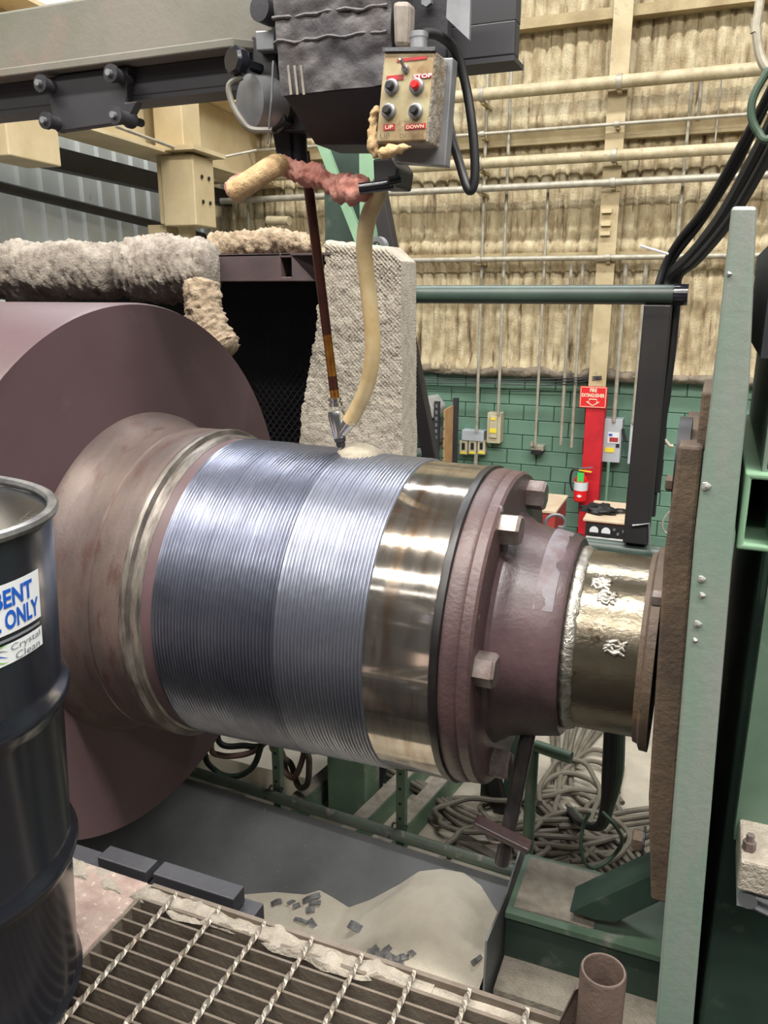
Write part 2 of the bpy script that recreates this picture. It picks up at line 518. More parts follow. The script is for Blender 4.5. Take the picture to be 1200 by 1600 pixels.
g1 = girt(975, 22, 0.10, 0.16, 'trim_1')
g2 = girt(975, 204, 0.16, 0.10, 'trim_2')
g3 = girt(975, 397, 0.05, 0.10, 'trim_3')

# side wall of ribbed siding, running away from the camera
WD = V((-0.108, 0.994, 0))
WN = V((0.994, 0.108, 0))
W0 = V((-6.2, YW, 0))
prof = [(0, 0), (0.02, 0.035), (0.10, 0.035), (0.12, 0), (0.30, 0)]


def siding():
    q = MB()
    pts = []
    k = -9.0
    while k < 0.35:
        for s_, d_ in prof:
            pts.append((k + s_, d_))
        k += 0.30
    for s_, d_ in pts:
        for z in (0, 9.2):
            p = W0 + WD * s_ + WN * d_
            q.v.append(V((p.x, p.y, z)))
    for i in range(len(pts) - 1):
        q.f.append([2 * i, 2 * i + 2, 2 * i + 3, 2 * i + 1])
    return q


siding().build('wall_left', M['siding'], kind='structure')
wp = (W0, WN)

# rail pipe along the siding
a = at(-10, 295, plane=(W0 + WN * 0.16, WN)); b_ = at(318, 367, plane=(W0 + WN * 0.16, WN))
z = (a.z + b_.z) / 2
a.z += 0.03; b_.z -= 0.02
q = MB().tube([a - (b_ - a) * 0.4, b_, b_ + V((0, 0, -0.1))], 0.045, 10)
q.build('wall_pipe', M['dark'], smooth=True, label='black pipe running along the pale ribbed siding wall', cat='pipe')

# crane runway in cream steel
cp = (W0 + WN * 0.85, WN)
cr = thing('crane_runway', 'cream steel runway beam with box column beside the ribbed siding', 'beam', W0 + WN * 0.85)
zb = 4.24
o0 = W0 + WN * 0.85
def rp(s_, off, z): p = o0 + WD * s_ + WN * off; return V((p.x, p.y, z))
MB().bar(rp(-9, 0, zb), rp(0.5, 0, zb), 0.42, 0.03).build('flange', M['cream'], cr)
MB().bar(rp(-9, -0.1, zb + 0.35), rp(0.5, -0.1, zb + 0.35), 0.03, 0.7).build('web', M['cream'], cr)
MB().bar(rp(-9, 0, zb + 0.72), rp(0.5, 0, zb + 0.72), 0.42, 0.03).build('flange', M['cream'], cr)
MB().bar(rp(-9, -0.55, zb - 0.12), rp(0.5, -0.55, zb - 0.12), 0.12, 0.18).build('lower_rail', M['dark'], cr)
cs = at(290, 240, plane=(o0 + WN * 0.25, WN))
sC = (cs - o0).dot(WD)
MB().bar(rp(sC, 0.18, 3.62), rp(sC, 0.18, 5.3), 0.34, 0.30, up=WN).build('column_box', M['cream'], cr, bevel=0.01)
MB().bar(rp(sC, 0.26, 3.60), rp(sC, 0.26, 4.22), 0.40, 0.34, up=WN).build('column_head', M['cream'], cr, bevel=0.01)
MB().bar(rp(sC, 0.26, 4.24), rp(sC, 0.26, 4.28), 0.62, 0.5, up=WN).build('cap_plate', M['cream'], cr)
for dz in (0.2, 0.42):
    for dd in (-0.06, 0.08):
        MB().cyl(rp(sC + dd, 0.435, 3.62 + dz), rp(sC + dd, 0.445, 3.62 + dz), 0.018, 10).build('bolt_hole', M['black'], cr)
MB().bar(rp(sC + 0.35, 0.2, 2.2), rp(sC, 0.2, 3.65), 0.12, 0.12).build('knee_brace', M['cream'], cr)
MB().bar(rp(sC, -0.05, 0), rp(sC, -0.05, 3.62), 0.2, 0.2, up=WN).build('column_foot', M['cream'], cr)
s2 = (at(40, 215, plane=(o0 + WN * 0.2, WN)) - o0).dot(WD)
MB().bar(rp(s2 - 0.25, 0.1, 4.07), rp(s2 + 0.3, 0.1, 4.07), 0.3, 0.36).build('bracket_box', M['cream'], cr, bevel=0.01)
MB().tube([at(180, 197, plane=(o0 + WN * 0.3, WN)), at(325, 250, plane=(o0 + WN * 0.3, WN)), at(400, 235, plane=(o0 + WN * 0.6, WN))], 0.014, 6).build('tie_rod', M['conduit'], cr)
# roof beams over the siding
for i, (px, py) in enumerate(((20, 10), (95, 6))):
    p = at(px, py, Y=8.2)
    MB().bar(p + V((-3, -0.8 + i * 0.8, 0.1)), p + V((2.2, 0.3 + i * 0.5, 0.35)), 0.12, 0.28).build('roof_beam', M['cream'],
        label=('cream roof beam crossing the upper corner nearest the siding' if i == 0 else 'cream roof beam just right of the corner one above the boom'), cat='beam', group='roof beams')

# ------------------------------------------------------------------ column with red foot, sign, extinguisher
YC = 9.02
cx0 = at(933, 400, Y=YC).x
cw = 0.185
clm = thing('steel_column', 'cream steel column with a red painted foot against the green wall', 'column', (cx0 + cw / 2, 9.1, 0))
zr = at(925, 622, Y=YC).z
MB().box((cx0, YC, zr), (cx0 + cw, YC + 0.02, 8.9)).build('front_flange', M['columncream'], clm)
MB().box((cx0 + cw / 2 - 0.01, YC + 0.02, zr), (cx0 + cw / 2 + 0.01, YC + 0.2, 8.9)).build('web', M['columncream'], clm)
MB().box((cx0 - 0.01, YC - 0.015, 0), (cx0 + cw + 0.01, YC + 0.18, zr)).build('red_foot', M['red'], clm, bevel=0.008)
for py in (835, 790, 330, 350, 365):
    zz = at(920, py, Y=YC).z if py > 700 else at(945, py, Y=YC).z
    MB().box((cx0 + 0.02, YC - 0.04, zz - 0.02), (cx0 + 0.12, YC, zz + 0.02)).build('clip', M['red'] if py > 700 else M['cream'], clm)
sg = thing('fire_sign', 'red FIRE EXTINGUISHER sign with a downward arrow on the column', 'sign', at(928, 620, Y=YC - 0.03))
s0 = at(905, 636, Y=YC - 0.02); s1 = at(949.5, 604.5, Y=YC - 0.02)
sw, sh = s1.x - s0.x, s1.z - s0.z
y_ = YC - 0.035
MB().box((s0.x, y_, s0.z), (s1.x, y_ + 0.012, s1.z)).build('plate', M['signred'], sg)
for (a0, a1, b0, b1) in ((0.03, 0.97, 0.035, 0.055), (0.03, 0.97, 0.945, 0.965), (0.03, 0.045, 0.04, 0.96), (0.955, 0.97, 0.04, 0.96)):
    MB().box((s0.x + sw * a0, y_ - 0.002, s0.z + sh * b0), (s0.x + sw * a1, y_, s0.z + sh * b1)).build('border', M['signwhite'], sg)
text('FIRE', M['signwhite'], sg, (s0.x + sw * 0.37, y_ - 0.002, s0.z + sh * 0.74), (1, 0, 0), (0, 0, 1), sh * 0.17, width=sw * 0.26, bold=0.02)
text('EXTINGUISHER', M['signwhite'], sg, (s0.x + sw * 0.08, y_ - 0.002, s0.z + sh * 0.50), (1, 0, 0), (0, 0, 1), sh * 0.17, width=sw * 0.84, bold=0.02)
ar = [(0.36, 0.40), (0.64, 0.40), (0.64, 0.28), (0.74, 0.28), (0.5, 0.1), (0.26, 0.28), (0.36, 0.28)]
pp = [V((s0.x + sw * u, y_ - 0.002, s0.z + sh * v)) for u, v in ar]
MB().tube(pp, 0.005, 4, closed=True).build('arrow', M['signwhite'], sg)

ex = thing('fire_extinguisher', 'red fire extinguisher with a green tag hung on the red column', 'extinguisher', at(906, 783, Y=8.9))
e0 = at(906, 783, Y=8.9); e1 = at(908, 740, Y=8.9)
rr = 0.075
H = e1.z - e0.z
MB().lathe([(0, rr * .8), (0.015, rr), (H * .78, rr), (H * .92, rr * .7), (H, rr * .35)], e0, (0, 0, 1), 20).build('cylinder', M['redbtn'], ex, smooth=True)
MB().lathe([(H * .42, rr + .002), (H * .72, rr + .002)], e0, (0, 0, 1), 20).build('label_band', M['decal'], ex, smooth=True)
MB().prism([e0 + V((0, -rr - 0.004, H * .18)), e0 + V((0.03, -rr - 0.002, H * .24)), e0 + V((0, -rr - 0.004, H * .3)), e0 + V((-0.03, -rr - 0.002, H * .24))], (0, 0.006, 0)).build('diamond_mark', M['white'], ex)
MB().box(e0 + V((-0.035, -rr * .9, H * .74)), e0 + V((0.035, -rr * .85 - 0.01, H * 1.08))).build('inspection_tag', M['tagreen'], ex)
MB().cyl(e0 + V((0, 0, H * .98)), e0 + V((0, 0, H * 1.2)), 0.02, 10).build('valve', M['brass'], ex)
MB().bar(e0 + V((-0.03, -0.02, H * 1.2)), e0 + V((0.12, -0.02, H * 1.27)), 0.025, 0.012).build('lever', M['steelgrey'], ex)
MB().bar(e0 + V((-0.03, -0.02, H * 1.14)), e0 + V((0.11, -0.02, H * 1.1)), 0.025, 0.012).build('grip', M['yellow'], ex)
MB().tube(spline([e0 + V((-0.02, 0, H * 1.12)), e0 + V((-0.1, -0.01, H * 1.1)), e0 + V((-0.12, 0, H * .7)), e0 + V((-0.09, 0, H * .35))]), 0.012, 8).build('discharge_hose', M['rubber'], ex, smooth=True)

# ------------------------------------------------------------------ pipes and conduit on the wall
def hpipe(py, r, label, m, y, px=975, x0=-6.0, x1=2.2, tilt=0.0):
    z = at(px, py, Y=y).z
    t = thing('wall_pipe', label, 'pipe', (0, y, z), 'horizontal pipes on the back wall')
    MB().cyl((x0, y, z), (x1, y, z), r, 14).build('pipe', m, t, smooth=True)
    for x in (-4.1, -2.55, cx0 + cw / 2, 0.6):
        MB().lathe([(0, r + .012), (0.05, r + .012)], (x, y, z), (1, 0, 0), 14).build('clamp', M['conduit'], t, smooth=True)
        MB().box((x - 0.02 + .03, y, z - r - 0.03), (x + 0.02 + .03, YW - 0.06, z - r)).build('hanger', M['creamgirt'], t)


hpipe(127, 0.062, 'thick cream pipe highest of those crossing the back wall', M['pipe'], 8.9)
hpipe(193, 0.018, 'thin pale conduit crossing the wall between two thick cream pipes', M['conduit'], 8.95)
hpipe(242, 0.055, 'thick cream pipe second from the top across the back wall', M['pipe'], 8.9)
hpipe(284, 0.036, 'slim grey pipe just below the lower thick cream pipe', M['dark'] if False else M['conduit'], 8.93)
hpipe(402, 0.028, 'pale conduit along the foam ledge with vertical drops below it', M['conduit'], 8.97)


def vpipe(pts, label, r=0.015, m=None, y=9.12):
    P = [at(px, py, Y=y) for px, py in pts]
    for p in P[1:]:
        if abs(p.x - P[0].x) < 0.12: p.x = P[0].x
    MB().tube(P, r, 8).build('conduit_drop', m or M['conduit'], smooth=True, label=label, cat='conduit', group='vertical conduits on the back wall')


vpipe([(763, 80), (742, 674)], 'vertical conduit running down to the triple switch box', 0.018)
vpipe([(800, 80), (774, 648)], 'vertical conduit running down to the beige breaker box', 0.018)
vpipe([(857, 286), (836, 697)], 'vertical conduit dropping to the small wall outlet', 0.016)
vpipe([(893, 411), (878, 668), (877, 690), (862, 694)], 'vertical conduit ending in a left bend, first beside the red column', 0.018)
vpipe([(911, 411), (895, 672), (894, 695), (908, 700)], 'vertical conduit ending in a right bend, closest to the red column', 0.018)
vpipe([(978, 411), (962, 660)], 'vertical conduit down to the grey disconnect box', 0.022)
vpipe([(1010, 411), (993, 662)], 'vertical conduit down to the box half hidden by the dark post', 0.022)
vpipe([(1082, 125), (1061, 380)], 'vertical conduit hanging below the top pipe near the black cables', 0.016)
vpipe([(1097, 121), (1092, 186)], 'short vertical conduit between the top pipe and thin conduit', 0.016)
vpipe([(1128, 117), (1117, 228)], 'thin vertical rod right of the short conduit under the top pipe', 0.008)
vpipe([(951, 722), (950, 800)], 'grey conduit below the disconnect box toward the welder', 0.018, M['greenpipe'])
vpipe([(985, 726), (978, 800)], 'thin green conduit below the half hidden box', 0.012, M['greenpipe'])
for k, (px, lab) in enumerate(((345, 'thin vertical pipe nearest the cream column in the far corner'), (362, 'second vertical pipe from the cream column in the far corner'), (385, 'third vertical pipe from the cream column in the far corner'))):
    vpipe([(px, 255), (px + 4, 480)], lab, 0.02, M['pipe'] if k % 2 else M['conduit'])
q = MB().lathe([(0, .05), (0.3, .05), (0.3, .038), (0.02, .038)], at(452, 345, Y=8.6), (-1, 0.1, 0.05), 16)
q.build('pipe_stub', M['pipe'], smooth=True, label='short open pipe stub behind the wool covered hood', cat='pipe')

# electrical boxes
def wbox(p0, p1, d, m, parent, name, y=YW - 0.02, bev=0.006):
    a = at(*p0, Y=y - d); b = at(*p1, Y=y - d)
    return MB().box((a.x, y - d, a.z), (b.x, y + 0.03, b.z)).build(name, m, parent, bevel=bev)


def wpl(p0, p1, d, m, parent, name, y=YW - 0.02, t=0.006):
    a = at(*p0, Y=y - d); b = at(*p1, Y=y - d)
    return MB().box((a.x, y - d - t, a.z), (b.x, y - d + 0.001, b.z)).build(name, m, parent)


sb = thing('switch_box', 'grey box over three small switches with black toggles on green wall', 'switch', at(738, 692, Y=9.2))
wbox((721, 688), (756, 674), 0.1, M['boxgrey'], sb, 'junction_box')
for k in range(3):
    x = 717.5 + k * 14
    bx = wbox((x, 710), (x + 13, 689), 0.09, M['boxtan'], sb, 'switch')
    t1 = wpl((x + 4, 702), (x + 9, 692), 0.09, M['black'], sb, 'toggle_plate')
    wpl((x + 2, 708.5), (x + 11, 706), 0.09, M['yellow'], sb, 'label_strip')
MB().tube([at(744, 709, Y=9.2), at(743, 722, Y=9.2), at(743, 745, Y=9.22)], 0.025, 8).build('fitting', M['conduit'], sb)
bb = thing('breaker_box', 'beige breaker box with yellow stickers below a conduit', 'electrical box', at(771, 670, Y=9.2))
wbox((760, 692), (783, 646), 0.13, M['boxtan'], bb, 'enclosure')
d1 = wbox((764, 684), (777, 651), 0.15, M['boxtan'], bb, 'door')
wpl((765, 676), (776, 670), 0.15, M['yellow'], bb, 'sticker')
wpl((767, 656), (775, 653), 0.15, M['yellow'], bb, 'sticker')
db = thing('disconnect_box', 'large grey disconnect box with labels right of the red column', 'electrical box', at(954, 690, Y=9.2))
wbox((935, 721), (973, 656), 0.16, M['boxgrey'], db, 'enclosure')
wpl((949, 692), (968, 676), 0.16, M['decal'], db, 'label_sheet')
wpl((951, 681), (957, 678), 0.166, M['blue'], db, 'label_print', t=0.003)
wpl((952, 690), (966, 684), 0.166, M['redtape'], db, 'label_print', t=0.003)
wpl((962, 699), (968, 694), 0.16, M['black'], db, 'nameplate')
wpl((945, 706), (960, 700), 0.16, M['yellow'], db, 'sticker')
MB().bar(at(973, 670, Y=9.1), at(977, 690, Y=9.1), 0.03, 0.03).build('handle', M['black'], db)
d2 = thing('disconnect_box', 'narrow grey electrical box partly hidden by the dark post', 'electrical box', at(990, 690, Y=9.2))
wbox((980, 725), (1008, 657), 0.16, M['boxgrey'], d2, 'enclosure')
ob = thing('wall_outlet', 'small dusty outlet fitting with dark stain on green wall', 'outlet', at(838, 700, Y=9.2))
wbox((829, 704), (849, 697), 0.1, M['conduit'], ob, 'cover')
wbox((829, 710), (846, 704), 0.12, M['black'], ob, 'socket')
MB().cyl(at(831, 697, Y=9.15), at(831, 690, Y=9.15), 0.02, 8).build('stub', M['conduit'], ob)
gv = thing('gas_valve', 'wall valve with an upright yellow handle right of the dark post', 'valve', at(1036, 690, Y=9.15))
MB().bar(at(1037, 676, Y=9.1), at(1036, 651, Y=9.1), 0.035, 0.012).build('lever', M['yellow'], gv)
MB().tube([at(1029, 688, Y=9.12), at(1040, 688, Y=9.12), at(1046, 696, Y=9.12), at(1052, 697, Y=9.12)], 0.022, 8).build('pipe_fitting', M['conduit'], gv, smooth=True)
MB().cyl(at(1036, 690, Y=9.1), at(1036, 676, Y=9.1), 0.022, 8).build('stem', M['black'], gv)
MB().tube(spline([at(1052, 836, Y=9.0), at(1038, 830, Y=9.0), at(1036, 815, Y=9.0), at(1046, 800, Y=9.0), at(1058, 797, Y=9.0)]), 0.012, 6).build('wall_hose', M['conduit'], smooth=True, label='pale looped hose low on green wall right of the post', cat='hose')
for k in range(3):
    MB().tube(spline([at(640, 590 + 4 * k, Y=9.14), at(760, 593 + 3 * k, Y=9.12), at(860, 592 + 5 * k, Y=9.12), at(940, 588 + 2 * k, Y=9.0)]), 0.006, 5).build('wall_wire', M['dark'], smooth=True,
        label=('highest', 'middle', 'lowest')[k] + ' thin dark wire strung along the top of the green blocks', cat='wire', group='wires along the block wall')

# storage rack
rk = thing('storage_rack', 'slotted steel rack with a tan lattice board by the green wall', 'rack', (at(690, 700, Y=8.5).x, 8.5, 0))
xa, xb_ = at(683, 640, Y=8.4).x, at(706, 640, Y=8.6).x
zt = at(683, 627, Y=8.4).z
for x, y in ((xa, 8.4), (xb_, 8.75)):
    MB().box((x - 0.03, y - 0.02, 0), (x + 0.03, y + 0.02, zt)).build('slotted_upright', M['dark'], rk)
um = MB().box((-0.012, -0.003, -0.02), (0.012, 0.003, 0.02)).mesh('slot', M['steelgrey'])
for k in range(12): put(um, 'slot', rk, (xa, 8.378, zt - 0.05 - 0.07 * k))
MB().prism([(xa + 0.06, 8.45, 0.3), (xb_ - 0.03, 8.75, 0.3), (xb_ - 0.03, 8.75, zt - 0.08), (xa + 0.06, 8.45, zt - 0.1)], (0.01, 0.03, 0)).build('tan_board', M['tan'], rk)
for k in range(8):
    z = zt - 0.2 - 0.11 * k
    MB().bar((xa + 0.06, 8.435, z), (xb_ - 0.03, 8.735, z + 0.01), 0.008, 0.012).build('lattice_wire', M['dark'], rk)
MB().box((xa - 0.55, 8.4, at(650, 708, Y=8.4).z), (xa - 0.05, 8.9, at(650, 700, Y=8.4).z)).build('shelf', M['steelgrey'], rk)
MB().box((xa - 0.55, 8.42, at(650, 698, Y=8.4).z), (xa - 0.05, 8.9, at(650, 656, Y=8.4).z)).build('dark_bin', M['glassgreen'], rk)
MB().box((xa - 0.6, 8.42, 0), (xa - 0.55, 8.9, at(650, 656, Y=8.4).z)).build('slotted_upright', M['dark'], rk)
cv = [at(610, 654, Y=8.4), at(678, 654, Y=8.4), at(680, 640, Y=8.4), at(668, 622, Y=8.4), at(640, 626, Y=8.4), at(612, 632, Y=8.4)]
MB().prism(cv, (0, 0.4, 0)).build('grey_cover', M['tarp'], rk, bevel=0.02)

# welding sets by the wall
wc = thing('red_cabinet', 'red cabinet with a tan lid behind the roll flange', 'cabinet', (at(860, 800, Y=8.0).x, 8.0, 0))
a = at(843, 797, Y=7.6); b_ = at(868, 797, Y=7.6)
zt = a.z
MB().box((a.x - 0.35, 7.6, 0.0), (b_.x, 8.25, zt - 0.02)).build('body', M['weldred'], wc, bevel=0.01)
MB().box((a.x - 0.37, 7.58, zt - 0.02), (b_.x + 0.01, 8.27, zt + 0.01)).build('lid', M['weldtop'], wc, bevel=0.005)
MB().box((b_.x - 0.2, 7.59, zt - 0.22), (b_.x - 0.16, 7.6, zt - 0.06)).build('vent_slot', M['black'], wc)
wm = thing('welding_power_source', 'welding machine with tan lid and black dial panel below the extinguisher', 'welder', (at(958, 830, Y=7.7).x, 7.7, 0))
a = at(914, 812, Y=7.6); b_ = at(1000, 818, Y=7.6)
zt = a.z
x0, x1 = a.x, b_.x
MB().box((x0, 7.62, 0.1), (x1, 8.35, zt - 0.015)).build('body', M['weldred'], wm, bevel=0.01)
MB().box((x0 - 0.02, 7.6, zt - 0.015), (x1 + 0.02, 8.37, zt + 0.01)).build('lid', M['weldtop'], wm, bevel=0.006)
MB().box((x0 + 0.01, 7.605, zt - 0.2), (x1 - 0.01, 7.62, zt - 0.03)).build('dial_panel', M['black'], wm)
MB().box((x0 + 0.02, 7.598, zt - 0.19), (x1 - 0.02, 7.606, zt - 0.16)).build('name_strip', M['decal'], wm)
for k, u in enumerate((0.18, 0.4)):
    g_ = MB().lathe([(0, 0.042), (0.01, 0.042)], (x0 + (x1 - x0) * u, 7.606, zt - 0.10), (0, -1, 0), 16).build('gauge', M['decal'], wm)
    MB().box((x0 + (x1 - x0) * u - 0.035, 7.592, zt - 0.14), (x0 + (x1 - x0) * u + 0.035, 7.6, zt - 0.115)).build('gauge_mask', M['black'], wm)
for u, dz in ((0.55, -.07), (0.62, -.11), (0.72, -.08), (0.8, -.1), (0.88, -.07), (0.94, -.11)):
    MB().lathe([(0, 0.014), (0.02, 0.012)], (x0 + (x1 - x0) * u, 7.606, zt + dz), (0, -1, 0), 10).build('knob', M['steelgrey'], wm)
for r in range(0, 1):
    MB().tube([V((x0 + .57 * (x1 - x0) + 0.055 * math.cos(t * PI / 8), 7.95 + 0.055 * math.sin(t * PI / 8), zt + 0.03)) for t in range(16)], 0.012, 6, closed=True).build('lifting_ring', M['black'], wm)
for x in (x0 + 0.06, x1 - 0.06):
    for y in (7.7, 8.28):
        MB().box((x - 0.04, y - 0.04, 0), (x + 0.04, y + 0.04, 0.1)).build('foot', M['black'], wm)


def blob(c, sx, sy, sz, seed, nu=22, nv=12, amp=0.3, fq=2.5):
    q = MB()
    def fn(u, v):
        a, b = 2 * PI * u, PI * (v - 0.5)
        d = V((math.cos(a) * math.cos(b), math.sin(a) * math.cos(b), math.sin(b)))
        k = 1 + amp * nz(d + V((seed, 0, 0)), fq, 3)
        return V(c) + V((d.x * sx * k, d.y * sy * k, max(d.z, -0.3) * sz * k))
    return q.grid(fn, nu, nv)


blob((x0 + .2 * (x1 - x0), 7.9, zt + 0.035), 0.16, 0.13, 0.055, 3.1, amp=0.5).build('black_cloth', M['black'], smooth=True, ang=80,
     label='crumpled black cloth lying on the welding machine lid', cat='cloth')

# ================================================================== THE ROLL
AY, AZ = 2.25, 2.013
AX = V((0, AY, AZ))
roll = thing('steel_roll', 'huge maroon steel roll with a freshly welded bluish journal and bolted end flange', 'roll', (-2.2, AY, 1.06))
NB = 128


def turned(name, m, prof, n=NB, fn=None, parent=roll, smooth=True, ang=30, closed=False):
    return MB().lathe(prof, AX, (1, 0, 0), n, fn=fn, closed=closed).build(name, m, parent, smooth=smooth, ang=ang)


turned('roll_body', M['maroon'], [(-4.4, 0.3), (-4.4, 0.951), (-1.85, 0.951), (-1.835, 0.945), (-1.835, 0.3)])
turned('shoulder_ring', M['neck'], [(-1.84, 0.5), (-1.84, 0.578), (-1.815, 0.574), (-1.78, 0.553), (-1.735, 0.538), (-1.69, 0.532), (-1.662, 0.531), (-1.658, 0.526), (-1.652, 0.526), (-1.648, 0.533), (-1.54, 0.533), (-1.54, 0.3)])
turned('groove_ring', M['groove'], [(-1.541, 0.3), (-1.541, 0.534), (-1.528, 0.536), (-1.520, 0.533), (-1.514, 0.518), (-1.492, 0.514), (-1.486, 0.508), (-1.482, 0.508), (-1.482, 0.3)])
turned('shoulder_band', M['maroon'], [(-1.483, 0.3), (-1.483, 0.507), (-1.445, 0.503), (-1.445, 0.3)])


def RJ(x): return 0.5003 + (0.4822 - 0.5003) * (x + 1.444) / 0.868


def beads(x0, x1, nbead, amp, extra):
    prof = [(x0, 0.3), (x0, RJ(x0) + extra)]
    p = (x1 - x0) / nbead
    for i in range(nbead):
        for t, h in ((0.06, 0.0), (0.25, 0.7), (0.5, 1.0), (0.75, 0.75), (0.94, 0.05)):
            x = x0 + (i + t) * p
            prof.append((x, RJ(x) + extra - amp + amp * h * (0.9 + 0.2 * random.random())))
    prof += [(x1, RJ(x1) + extra - amp), (x1, 0.3)]
    return prof


def ripple(a, t):
    return 0.0007 * noise.noise(V((a * 60, math.cos(t) * 40, math.sin(t) * 40))) + 0.0003 * noise.noise(V((a * 14, math.cos(t) * 9, math.sin(t) * 9)))


random.seed(3)
turned('welded_overlay', M['bead2'], beads(-1.444, -1.046, 36, 0.007, 0.008), 240, ripple, ang=180).__setitem__('label', 'dark bluish layer of weld beads nearest the shoulder')
turned('welded_overlay', M['bead'], beads(-1.046, -0.784, 25, 0.0065, 0.004), 240, ripple, ang=180).__setitem__('label', 'bright silvery layer of weld beads')
turned('polished_band', M['polish'], [(-0.785, 0.3), (-0.785, RJ(-0.785) - 0.003), (-0.595, 0.4815), (-0.595, 0.3)], 160)
turned('oil_lip', M['oil'], [(-0.599, 0.3), (-0.599, 0.4835), (-0.590, 0.486), (-0.578, 0.485), (-0.572, 0.47), (-0.57, 0.3)], 160,
       lambda a, t: 0.004 * noise.noise(V((a * 30, math.cos(t) * 8, math.sin(t) * 8))))
turned('end_flange', M['flange'], [(-0.575, 0.2), (-0.575, 0.476), (-0.560, 0.479), (-0.535, 0.474), (-0.53, 0.470), (-0.525, 0.474), (-0.50, 0.472), (-0.492, 0.465), (-0.490, 0.2)], 160)
hub = turned('hub', M['hub'], [(-0.492, 0.2), (-0.492, 0.352), (-0.480, 0.340), (-0.470, 0.338), (-0.455, 0.326), (-0.43, 0.318), (-0.40, 0.312), (-0.36, 0.305), (-0.312, 0.296), (-0.304, 0.290), (-0.304, 0.2)])
turned('grey_band', M['hubband'], [(-0.395, 0.29), (-0.384, 0.3105), (-0.372, 0.3085), (-0.345, 0.3035), (-0.332, 0.3005), (-0.325, 0.29)], 140, lambda a, t: (0.004 * noise.noise(V((a * 40, math.cos(t) * 4, math.sin(t) * 4))) - (0.0 if math.cos(t + 0.35) > 0.2 else 0.03)), hub)
turned('shaft', M['shaft'], [(-0.31, 0.1), (-0.31, 0.262), (-0.275, 0.260), (-0.105, 0.259), (-0.105, 0.1)])
turned('weld_seam', M['weldbead'], [(-0.305, 0.26), (-0.303, 0.268), (-0.29, 0.270), (-0.272, 0.263), (-0.268, 0.258)], 150,
       lambda a, t: 0.006 * noise.noise(V((a * 60, math.cos(t) * 22, math.sin(t) * 22))), ang=80)
turned('collar', M['rust'], [(-0.107, 0.1), (-0.107, 0.270), (-0.095, 0.274), (-0.088, 0.290), (-0.066, 0.292), (-0.066, 0.1)])
# hexagon bolts round the flange
hexm = MB().lathe([(0, 0.034), (0, 0.046), (0.046, 0.046), (0.054, 0.040), (0.054, 0.0)], (0, 0, 0), (1, 0, 0), 6)
hexm = hexm.mesh('flange_bolt', M['bolt'])
for k, ang_ in enumerate((69, 117.5, 173.6, 243, 303, 14)):
    t = math.radians(ang_)
    put(hexm, 'flange_bolt', roll, (-0.492, AY + 0.408 * math.cos(t), AZ + 0.408 * math.sin(t)), rot=(0.3 * k, 0, 0))
# gobs of weld on the shaft and a spent bead on the hub
for (px, py, sx, sd_) in ((940, 912, 0.05, 1), (948, 934, 0.045, 2), (962, 1012, 0.05, 3)):
    d = _f + _r * ((px - 600) / FPX) - _u * ((py - 800) / FPX)
    a_ = d.y ** 2 + d.z ** 2
    oy, oz = -AY, CAMZ - AZ
    b2 = 2 * (oy * d.y + oz * d.z)
    t = (-b2 - math.sqrt(b2 * b2 - 4 * a_ * (oy * oy + oz * oz - 0.259 ** 2))) / (2 * a_)
    p = V((0, 0, CAMZ)) + d * t
    random.seed(sd_ * 11)
    q = MB()
    for j in range(4):
        q.v and None
        th0 = math.atan2(p.z - AZ, p.y - AY)
        pts = []
        for i in range(7):
            x = p.x - sx * 0.55 + sx * 1.1 * i / 6 + random.uniform(-.004, .004)
            th = th0 + (j - 1.5) * 0.035 + 0.02 * math.sin(i * 1.9 + j) + random.uniform(-.01, .01)
            pts.append((x, AY + 0.26 * math.cos(th), AZ + 0.26 * math.sin(th)))
        q.tube(pts, [0.003] + [0.0055 + random.uniform(-.0015, .002) for _ in range(5)] + [0.003], 7)
    q.build('weld_gob', M['weldbead'], roll, smooth=True, ang=70)
# flux mound under the nozzle
tip = at(533, 706, Y=AY)
def mound(u, v):
    a, r = 2 * PI * u, v
    x = tip.x + 0.045 + 0.072 * r * math.cos(a)
    y = AY + 0.10 * r * math.sin(a) + 0.05
    Rr = RJ(x) + 0.004
    zs = AZ + math.sqrt(max(Rr * Rr - (y - AY) ** 2, 0))
    h = 0.03 * (1 - r * r) ** 0.8 if r < 1 else -0.004
    return (x, y, zs + h + 0.002 * nz((x, y, 0), 40, 2) - 0.001)
MB().grid(mound, 40, 14).build('flux_mound', M['mound'], smooth=True, ang=80, label='small pale mound of flux under the torch nozzle on the roll', cat='flux', kind='stuff')

# ================================================================== POSITIONER (faceplate, jaw, housing)
pos = thing('roll_positioner', 'green positioner headstock with worn upright faceplate clamping the roll shaft', 'machine', (0.3, 2.3, 0))
# faceplate seen almost edge-on
g = [at(1143, 322, Y=1.5), at(1183, 322, Y=1.5), at(1171, 600, Y=1.5), at(1147, 840, Y=1.5), at(1083, 1600, Y=1.5), at(1024, 1600, Y=1.5), at(1085, 840, Y=1.5), at(1114, 600, Y=1.5)]
lo = [V((0.112, 1.5, 1.0)), V((0.036, 1.5, 1.0))]
fp = [g[0], g[1], g[2], g[3], g[4], lo[0], lo[1], g[5], g[6], g[7]]
MB().prism(fp[::-1], (0, 1.55, 0)).build('faceplate', M['plate'], pos, bevel=0.006)
for (px, py, s_) in ((1103, 760, .014), (1096, 905, .012), (1097, 930, .01), (1090, 975, .012), (1086, 1000, .008), (1139, 428, .007)):
    p = at(px, py, Y=1.5)
    MB().lathe([(0, s_ * .6), (0.003, s_ * .5), (0.005, 0)], p, (0, -1, 0), 9, fn=lambda a, t: s_ * .08 * math.sin(3 * t + a)).build('weld_spatter', M['spatter'], pos, smooth=True)
